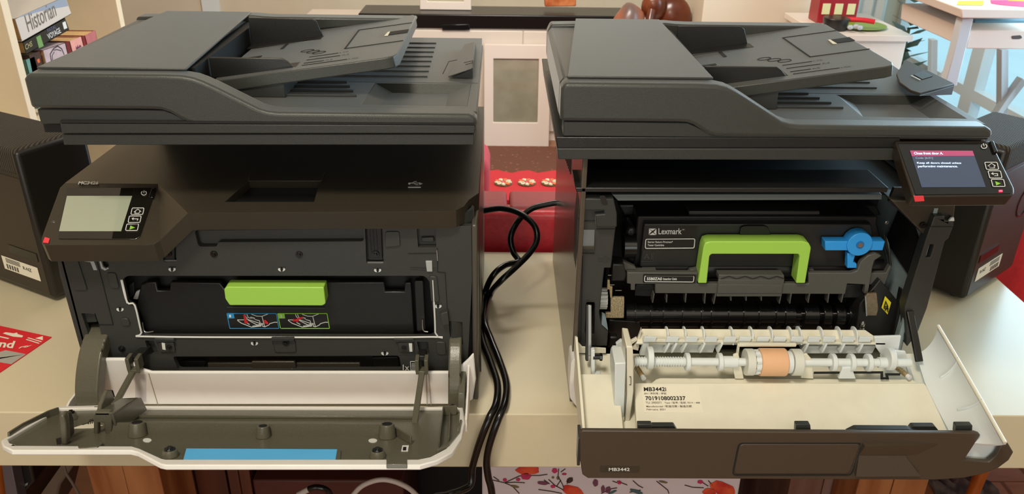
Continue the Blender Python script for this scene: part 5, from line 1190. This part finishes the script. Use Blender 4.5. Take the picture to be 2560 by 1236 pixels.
for k in range(26):
    t = k * 2.4; z = FZ + .28 + .014 * k; r = .13 * (1 - k / 60); c = Vector((2.03, 4.12, z)); d = Vector((math.cos(t) * .8, math.sin(t), .35)).normalized(); s_ = d.cross(Vector((0, 0, 1))).normalized()
    e = c + d * r * 1.1; b = B(); b.prism([c + d * .01, c + d * r * .5 + s_ * .03, e, c + d * r * .5 - s_ * .03], (0, 0, .0015)); b.obj('leaf', ml, pl_)
# ================================================================ DESK AT THE RIGHT
DK = thing('desk', (1.7, 2.7, FZ), 'white desk on trestle legs by the glazed wall, papers on top', 'desk')
yd = 2.4
b = B(); b.slab([(2403, 22), (2620, 24), (2620, 47), (2404, 46)], Y(yd), .62); b.obj('desktop', M_cw, DK, bevel=.003)
M_dw = mat('cool_white_leg_paint', '#C4C9CB', .5)
b = B(); b.slab([(2422, 76), (2620, 76), (2620, 124), (2416, 122)], Y(yd + .03), .45); dwr = b.obj('drawer', M_cw, DK, bevel=.003)
b = B(); b.slab(rr([(2529, 90), (2552, 88), (2556, 95), (2548, 98), (2530, 98)], 3), Y(yd + .029), .004); b.obj('drawer_pull', mat('dark_bronze', '#4E4440', .4), dwr)
b = B(); b.slab([(2438, 50), (2620, 50), (2620, 76), (2428, 76)], Y(yd + .14), .3); b.obj('shelf_board', mat('slate_blue_board', '#5E7E8C', .5), DK, bevel=.002)
def leg(pts, y, d=.035): B().slab(pts, Y(y), d).obj('leg', M_dw, DK, bevel=.002)
leg([(2406, 47), (2434, 47), (2412, 135), (2392, 215), (2362, 215), (2384, 135)], yd + .02)
leg([(2504, 125), (2522, 125), (2520, 330), (2502, 330)], yd + .5); leg([(2330, 100), (2345, 100), (2340, 330), (2325, 330)], yd + .9)
leg([(2556, 196), (2568, 206), (2520, 268), (2484, 318), (2470, 318), (2512, 256)], yd + .48); leg([(2392, 150), (2400, 165), (2350, 215), (2345, 200)], yd + .6, .02)
for pts, m_, lab_ in (([(2462, -4), (2462, 8), (2400, 12), (2395, -4)], M_lab, 'white sheet of paper on the desk left of the yellow note'),
                      ([(2396, 2), (2460, 1), (2458, 13), (2392, 12)], M_yel, 'yellow note lying on the desk'), ([(2476, 0), (2570, 0), (2570, 18), (2500, 12), (2478, 8)], mat('hot_pink_paper', '#E8386E', .6), 'hot pink note lying on the desk'),
                      ([(2520, -6), (2570, -6), (2570, 4), (2520, 2)], mat('orange_paper', '#E09A20', .6), 'orange note lying behind the pink note')):
    zq = U(2403, 22, Y(yd)).z + .0012 + .0009 * random.random()
    B().slab(pts, Z(zq), .0006).obj('note', m_, None, label=lab_, cat='paper')
# ================================================================ BOOKCASE AND BOOKS (opens towards +X)
BX = -1.1; M_bc = mat('beige_white_bookcase', '#E3D3B4', .5, noise=.01, scale=12)
BK = thing('bookcase', (-1.25, 2.3, FZ), 'cream white bookcase at the left holding paperbacks, open towards the room', 'bookcase')
y0 = U(45, 140, X(BX)).y; y1 = U(302, 35, X(BX)).y; wv_ = .028
zs = U(180, 180, X(BX)).z
def panel(ya, yb, za, zb, nm='upright'): B().box(BX - .33, BX, ya, yb, za, zb).obj(nm, M_bc, BK, bevel=.001)
panel(y0 - wv_ / 2, y0 + wv_ / 2, FZ + .001, 1.0); panel(y1 - wv_ / 2, y1 + wv_ / 2, FZ + .001, 1.0); panel(y0 - .50, y0 - .50 + wv_, FZ + .001, 1.0)
sh = -.055 
panel(y0 - .49, y1, sh - .025, sh, 'shelf'); panel(y0 - .49, y1, .40, .425, 'shelf'); panel(y0 - .49, y1, FZ + .06, FZ + .09, 'shelf')
B().box(BX - .34, BX - .33, y0 - .5, y1 + .014, FZ + .001, 1.0).obj('back', M_bc, BK)
XB = X(BX - .012)
M_pg = mat('yellowed_page_edges', '#C9A36E', .8, noise=.1, scale=300)
def book(pts, m_, label, depth=.125, pageinset=.004, deco=(), x=None):
    pl = X(BX - .012) if x is None else X(x)
    P3 = [U(a, c, pl) for a, c in pts]; zmn = min(p.z for p in P3)
    # square the spine: keep it a true rectangle in the bookcase
    ys = [p.y for p in P3]; zs_ = [p.z for p in P3]
    P = thing('book', (P3[0].x - depth / 2, sum(ys) / 4, min(zs_)), label, 'book', 'paperbacks in the bookcase')
    B().prism(P3, (-.0015, 0, 0)).obj('spine', m_, P)
    c = sum(P3, Vector()) / 4
    B().prism([c + (p - c) * .93 - Vector((.002, 0, 0)) for p in P3], (-depth + .006, 0, 0)).obj('pages', M_pg, P)
    # two covers along the longer pair of sides
    e = [(P3[i], P3[(i + 1) % 4]) for i in range(4)]; ln_ = [(a - b_).length for a, b_ in e]
    k0 = 0 if ln_[0] + ln_[2] > ln_[1] + ln_[3] else 1
    for k in (k0, k0 + 2):
        a, b_ = e[k]; inn = (c - (a + b_) / 2).normalized() * .0012
        B().prism([a, b_, b_ + inn, a + inn], (-depth, 0, 0)).obj('cover', m_, P)
    for nm, mm, fn in deco:
        b = B(); fn(b, (pl[0], pl[1] + .0002)); b.obj(nm, mm, P)
    return P
def K1(x, y): return (x / 6.868, y / 6.867)
book([K1(260, 320), K1(1120, -60), K1(1225, 240), K1(385, 715)], mat('cream_blue_cover', '#C9C2B8', .6), 'large pale book lying on top of the stack, titled Historian', .15, deco=(
    ('blue_band', mat('pale_blue_print', '#8E9AAA', .6), lambda b, p: b.slab([K1(262, 318), K1(1120, -55), K1(1170, 100), K1(700, 190)], p, .0002)),
    ('lettering', mat('grey_brown_print', '#6B6558', .6), lambda b, p: text(b, 'Historian', K1(490, 555), K1(975, 270), K1(415, 270), p, lift=.0004))))
book([K1(395, 725), K1(1115, 310), K1(1190, 510), K1(455, 935)], mat('black_cover', '#1C1E18', .5), 'black book lying under the pale one, titled Voyage', .13, deco=(
    ('lettering', M_print, lambda b, p: text(b, 'VOYAGE', K1(835, 680), K1(1050, 560), K1(800, 590), p, .01, lift=.0004)),
    ('lettering', mat('violet_grey_print', '#6A6C8C', .6), lambda b, p: text(b, 'FATAL', K1(820, 560), K1(965, 480), K1(805, 500), p, lift=.0004)),
    ('lettering', mat('gold_print', '#B8B078', .6), lambda b, p: text(b, 'CHS', K1(440, 860), K1(555, 790), K1(425, 770), p, lift=.0004)),
    ('green_picture', mat('green_picture', '#6F9A58', .6), lambda b, p: b.slab([K1(620, 640), K1(690, 600), K1(750, 790), K1(670, 830)], p, .0002)),
    ('white_emblem', M_print, lambda b, p: b.slab([K1(1070, 390), K1(1120, 365), K1(1155, 480), K1(1100, 505)], p, .0002))))
up_b = (([(108, 125), (162, 107), (178, 175), (126, 200)], '#B9A7AC', 'paperback with an ink portrait on its lilac spine', (('ink_portrait', M_ink, lambda b, p: (line(b, [K1(880, 1050), K1(860, 930), K1(920, 830), K1(990, 790), K1(1060, 840), K1(1100, 940)], p, 2), line(b, [K1(920, 860), K1(980, 850), K1(1050, 870)], p, 1.4), line(b, [K1(900, 1040), K1(895, 950), K1(930, 890)], p, 1.4))),)),
    ([(163, 106), (173, 103), (190, 168), (179, 174)], '#6A1418', 'thin dark red paperback right of the portrait one', ()),
    ([(174, 103), (203, 92), (219, 156), (191, 167)], '#D99A90', 'pink paperback with a small dark crown mark', (('crown_mark', mat('purple_print', '#5C2A4C', .6), lambda b, p: b.slab([K1(1300, 790), K1(1320, 820), K1(1335, 770), K1(1350, 815), K1(1370, 765), K1(1400, 800), K1(1310, 855)], p, .0002)),)),
    ([(204, 92), (211, 89), (226, 150), (219, 155)], '#7A1A1E', 'thin dark red paperback between the two pink ones', ()),
    ([(212, 89), (238, 76), (252, 140), (228, 150)], '#B4686A', 'rose pink worn paperback at the right end of the row', ()),
    ([(72, 138), (100, 128), (116, 205), (88, 215)], '#3A2622', 'dark patterned paperback partly hidden by the bookcase upright', (('pattern', M_or, lambda b, p: b.slab([(92, 150), (98, 146), (100, 156), (95, 158)], p, .0002)),)))
for pts, hx, lb_, dc in up_b: book(pts, mat('cover_' + hx[1:].lower(), hx, .55, noise=.08, scale=60), lb_, .11, deco=dc)
book([(64, 150), (86, 142), (118, 262), (96, 272)], mat('teal_cover', '#5E8E84', .5, noise=.15, scale=40), 'teal green book standing low beside the bookcase upright', .11)
# white wall panel strip above the left printer
B().box(-1.62, -1.53, 4.585, 4.6, FZ, 1.7).obj('trim_1', M_wf, kind='structure')
# ================================================================ UNDER THE TABLE
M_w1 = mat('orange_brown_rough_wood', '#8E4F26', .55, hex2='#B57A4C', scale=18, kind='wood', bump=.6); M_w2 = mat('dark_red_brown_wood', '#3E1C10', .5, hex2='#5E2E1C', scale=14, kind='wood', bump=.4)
def post_(name, px0, px1, y, m_, label, cat, dep=.16, ytop=1172):
    a = U(px0, ytop, Y(y)); c = U(px1, ytop, Y(y)); P = thing(name, ((a.x + c.x) / 2, y + dep / 2, FZ), label, cat)
    n = max(2, int((c.x - a.x) / .05)); wd = (c.x - a.x) / n
    for k in range(n): B().box(a.x + wd * k + .0004, a.x + wd * (k + 1) - .0004, y + random.uniform(0, .002), y + dep, FZ + .0006, -.1005).obj('board', m_, P, bevel=.0015)
    return P
post_('wooden_trestle', 214, 396, .83, M_w1, 'thick orange brown wooden trestle leg under the left end of the table', 'table leg', .09)
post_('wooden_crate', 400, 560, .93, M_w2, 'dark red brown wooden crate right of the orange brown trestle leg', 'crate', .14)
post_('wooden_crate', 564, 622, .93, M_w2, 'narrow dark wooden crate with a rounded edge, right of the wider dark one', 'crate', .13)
post_('wooden_trestle', 2158, 2334, .83, M_w1, 'thick orange brown wooden trestle leg under the right printer', 'table leg', .065)
post_('wooden_crate', 1984, 2154, .90, mat('mauve_brown_wood', '#6A4438', .55, hex2='#8E6C60', scale=16, kind='wood', bump=.5), 'mauve brown wooden crate left of the right trestle leg', 'crate', .2)
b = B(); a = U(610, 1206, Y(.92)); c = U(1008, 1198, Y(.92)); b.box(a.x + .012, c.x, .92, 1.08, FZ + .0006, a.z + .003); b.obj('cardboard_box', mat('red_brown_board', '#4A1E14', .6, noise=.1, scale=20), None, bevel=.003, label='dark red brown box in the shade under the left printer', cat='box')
B().box(-.50, .40, 1.118, 1.128, FZ + .0006, -.11).obj('shade_sheet', M_void, None, label='added black sheet standing for the shade behind the boxes under the table', cat='board')  # black sheet added in place of the deep shade behind the boxes
cable('charging_cable', [(800, 1880, Y(.79)), (810, 1500, Y(.79)), (850, 1290, Y(.78)), (885, 1236, Y(.78)), (912, 1212, Y(.78)), (955, 1200, Y(.78)), (1000, 1210, Y(.78)), (1038, 1236, Y(.78)), (1070, 1290, Y(.79)), (1090, 1500, Y(.79)), (1095, 1880, Y(.79))], .0032, mat('white_rubber', '#B9ADA6', .5), 'white cable arching up under the left printer')
cable('audio_cable', [(745, 1238, Y(.79)), (772, 1224, Y(.79))], .0036, mat('white_rubber', '#B9ADA6'), 'short white plug end beside the black cable under the table')
cable('audio_cable', [(772, 1224, Y(.79)), (790, 1219, Y(.79)), (812, 1224, Y(.79)), (826, 1240, Y(.80)), (830, 1290, Y(.80)), (850, 1500, Y(.80)), (870, 1860, Y(.80))], .0038, M_cab, 'short black cable bend under the left printer')
cable('thin_cable', [(159, 1160, Y(.80)), (166, 1185, Y(.80)), (182, 1210, Y(.80)), (198, 1240, Y(.80)), (215, 1290, Y(.80)), (330, 1560, Y(.80)), (470, 1860, Y(.80))], .0017, mat('grey_cord', '#5C5148', .6), 'thin grey cord hanging under the left end of the table')
b = B(); b.slab([(24, 1150), (74, 1150), (86, 1206), (58, 1236), (60, 1300), (46, 1300)], Y(.86), .12); bx_ = b.obj('device_box', M_black, None, bevel=.003, label='black box with small white lettering under the left end of the table', cat='box')
b = B(); text(b, 'AW', (60, 1218), (70, 1214), (60, 1211), Y(.8594)); b.obj('lettering', M_print, bx_)
b = B(); b.slab([(2, 1150), (26, 1150), (56, 1300), (22, 1300)], Y(.84), .02); b.obj('metal_bar', mat('grey_lilac_metal', '#6E6A72', .4, metal=.4), None, bevel=.001, label='slanting grey bar at the far left under the table', cat='bar')
b = B(); b.slab([(76, 1150), (196, 1150), (150, 1215), (130, 1300), (66, 1300), (88, 1206)], Y(.985), .08); b.obj('paper_bag', mat('taupe_paper', '#6A5A4C', .7, noise=.05, scale=20), None, bevel=.004, label='taupe paper bag in the shade beside the black box', cat='bag')
# floral box
fa = U(1205, 1172, Y(.82)); fb = U(1856, 1180, Y(.82)); FB = thing('gift_box', ((fa.x + fb.x) / 2, .95, FZ), 'white storage box printed with red flowers and twigs, under the table', 'box')
B().box(fa.x, fb.x, .82, 1.07, FZ + .0006, -.135).obj('box_body', mat('lilac_white_board', '#CFC2C6', .6, noise=.02, scale=12), FB, bevel=.002)
fp_ = Y(.8195); M_tw = mat('dark_twig_print', '#3A2224', .6); M_pk2 = mat('magenta_print', '#B8285C', .6); M_pl = mat('plum_print', '#6E3A50', .6); M_rf = mat('red_orange_print', '#B8241C', .6, hex2='#D8552E', scale=60)
def Fz(x, y): return (1180 + x / 3.556, 1150 + y / 3.556)
for L_ in ([(180, 180), (290, 205), (380, 200), (470, 205)], [(290, 205), (420, 145), (500, 140), (600, 140), (670, 130)], [(190, 150), (240, 185)], [(290, 205), (360, 235), (420, 300)], [(770, 80), (765, 150), (800, 210), (820, 260)], [(790, 110), (830, 80)], [(680, 175), (740, 230), (815, 270)], [(590, 265), (700, 280), (800, 300)], [(640, 180), (690, 215)], [(845, 215), (850, 170)],
           [(1250, 190), (1290, 205)], [(1290, 190), (1380, 225)], [(1430, 185), (1480, 230), (1520, 250)], [(1640, 190), (1740, 270), (1750, 300)], [(1890, 225), (1960, 245), (2060, 250)], [(2030, 190), (2100, 235)], [(2100, 185), (2140, 230)], [(1150, 300), (1230, 260), (1290, 250)], [(1400, 290), (1500, 270)], [(750, 240), (790, 180)]):
    line(B(), [Fz(*p) for p in L_], fp_, 2.2, th=.0002).obj('twig', M_tw, FB)
def blob(cx_, cy_, a, b_, m_, nm, rot=0):
    pts = []
    for k in range(14):
        t = 2 * math.pi * k / 14; r_ = 1 + .08 * math.sin(5 * t + cx_); x = a * r_ * math.cos(t); y = b_ * r_ * math.sin(t)
        pts.append(Fz(cx_ + x * math.cos(rot) - y * math.sin(rot), cy_ + x * math.sin(rot) + y * math.cos(rot)))
    B().slab(pts, Y(.8190), .0004).obj(nm, m_, FB)
blob(495, 95, 105, 42, M_rf, 'flower'); blob(900, 285, 100, 48, M_rf, 'flower', .35); blob(2230, 260, 120, 58, M_rf, 'flower', .35); blob(2110, 290, 60, 35, M_rf, 'flower')
blob(480, 150, 45, 30, M_pk2, 'bud'); blob(292, 182, 18, 15, M_pk2, 'bud'); blob(410, 178, 20, 14, M_pk2, 'bud'); blob(735, 100, 25, 22, M_pk2, 'bud'); blob(1310, 205, 20, 16, M_pk2, 'bud'); blob(720, 240, 22, 14, M_pk2, 'bud'); blob(2030, 200, 26, 16, M_pk2, 'bud'); blob(820, 130, 22, 9, M_pk2, 'bud')
blob(630, 210, 50, 16, M_pl, 'printed_leaf', .1); blob(870, 185, 32, 22, M_tw, 'printed_leaf', -.6); blob(1098, 208, 24, 32, M_pl, 'printed_leaf'); blob(1165, 265, 18, 34, M_pl, 'printed_leaf'); blob(1210, 270, 24, 30, M_pl, 'printed_leaf', .5); blob(1460, 285, 60, 16, mat('teal_print', '#3E5A5C', .6), 'printed_leaf', .3); blob(1250, 290, 40, 10, mat('teal_print', '#3E5A5C'), 'printed_leaf', -.4)
blob(720, 160, 12, 10, mat('olive_print', '#6E6240', .6), 'bud'); blob(765, 165, 14, 16, mat('olive_print', '#6E6240'), 'bud'); blob(380, 240, 40, 10, mat('olive_print', '#6E6240'), 'printed_leaf', .2); blob(1700, 200, 40, 9, mat('olive_print', '#6E6240'), 'printed_leaf', .2)
# fur rug piece and small orange leg at the right
fur = mat('grey_fur', '#4A4A52', .9, hex2='#8A8078', scale=30)
b = B(); rows = []
for i in range(14):
    rows.append([Vector((.98 + .13 * j / 13, 1.28 + .26 * i / 13, FZ + .022 + .010 * math.sin(i * 2.1 + j * 1.7) + random.uniform(0, .008))) for j in range(14)])
b.grid(rows, (0, 0, -.018)); b.obj('sheepskin', fur, None, label='shaggy grey sheepskin on the parquet right of the trestle leg', cat='rug', smooth=80)
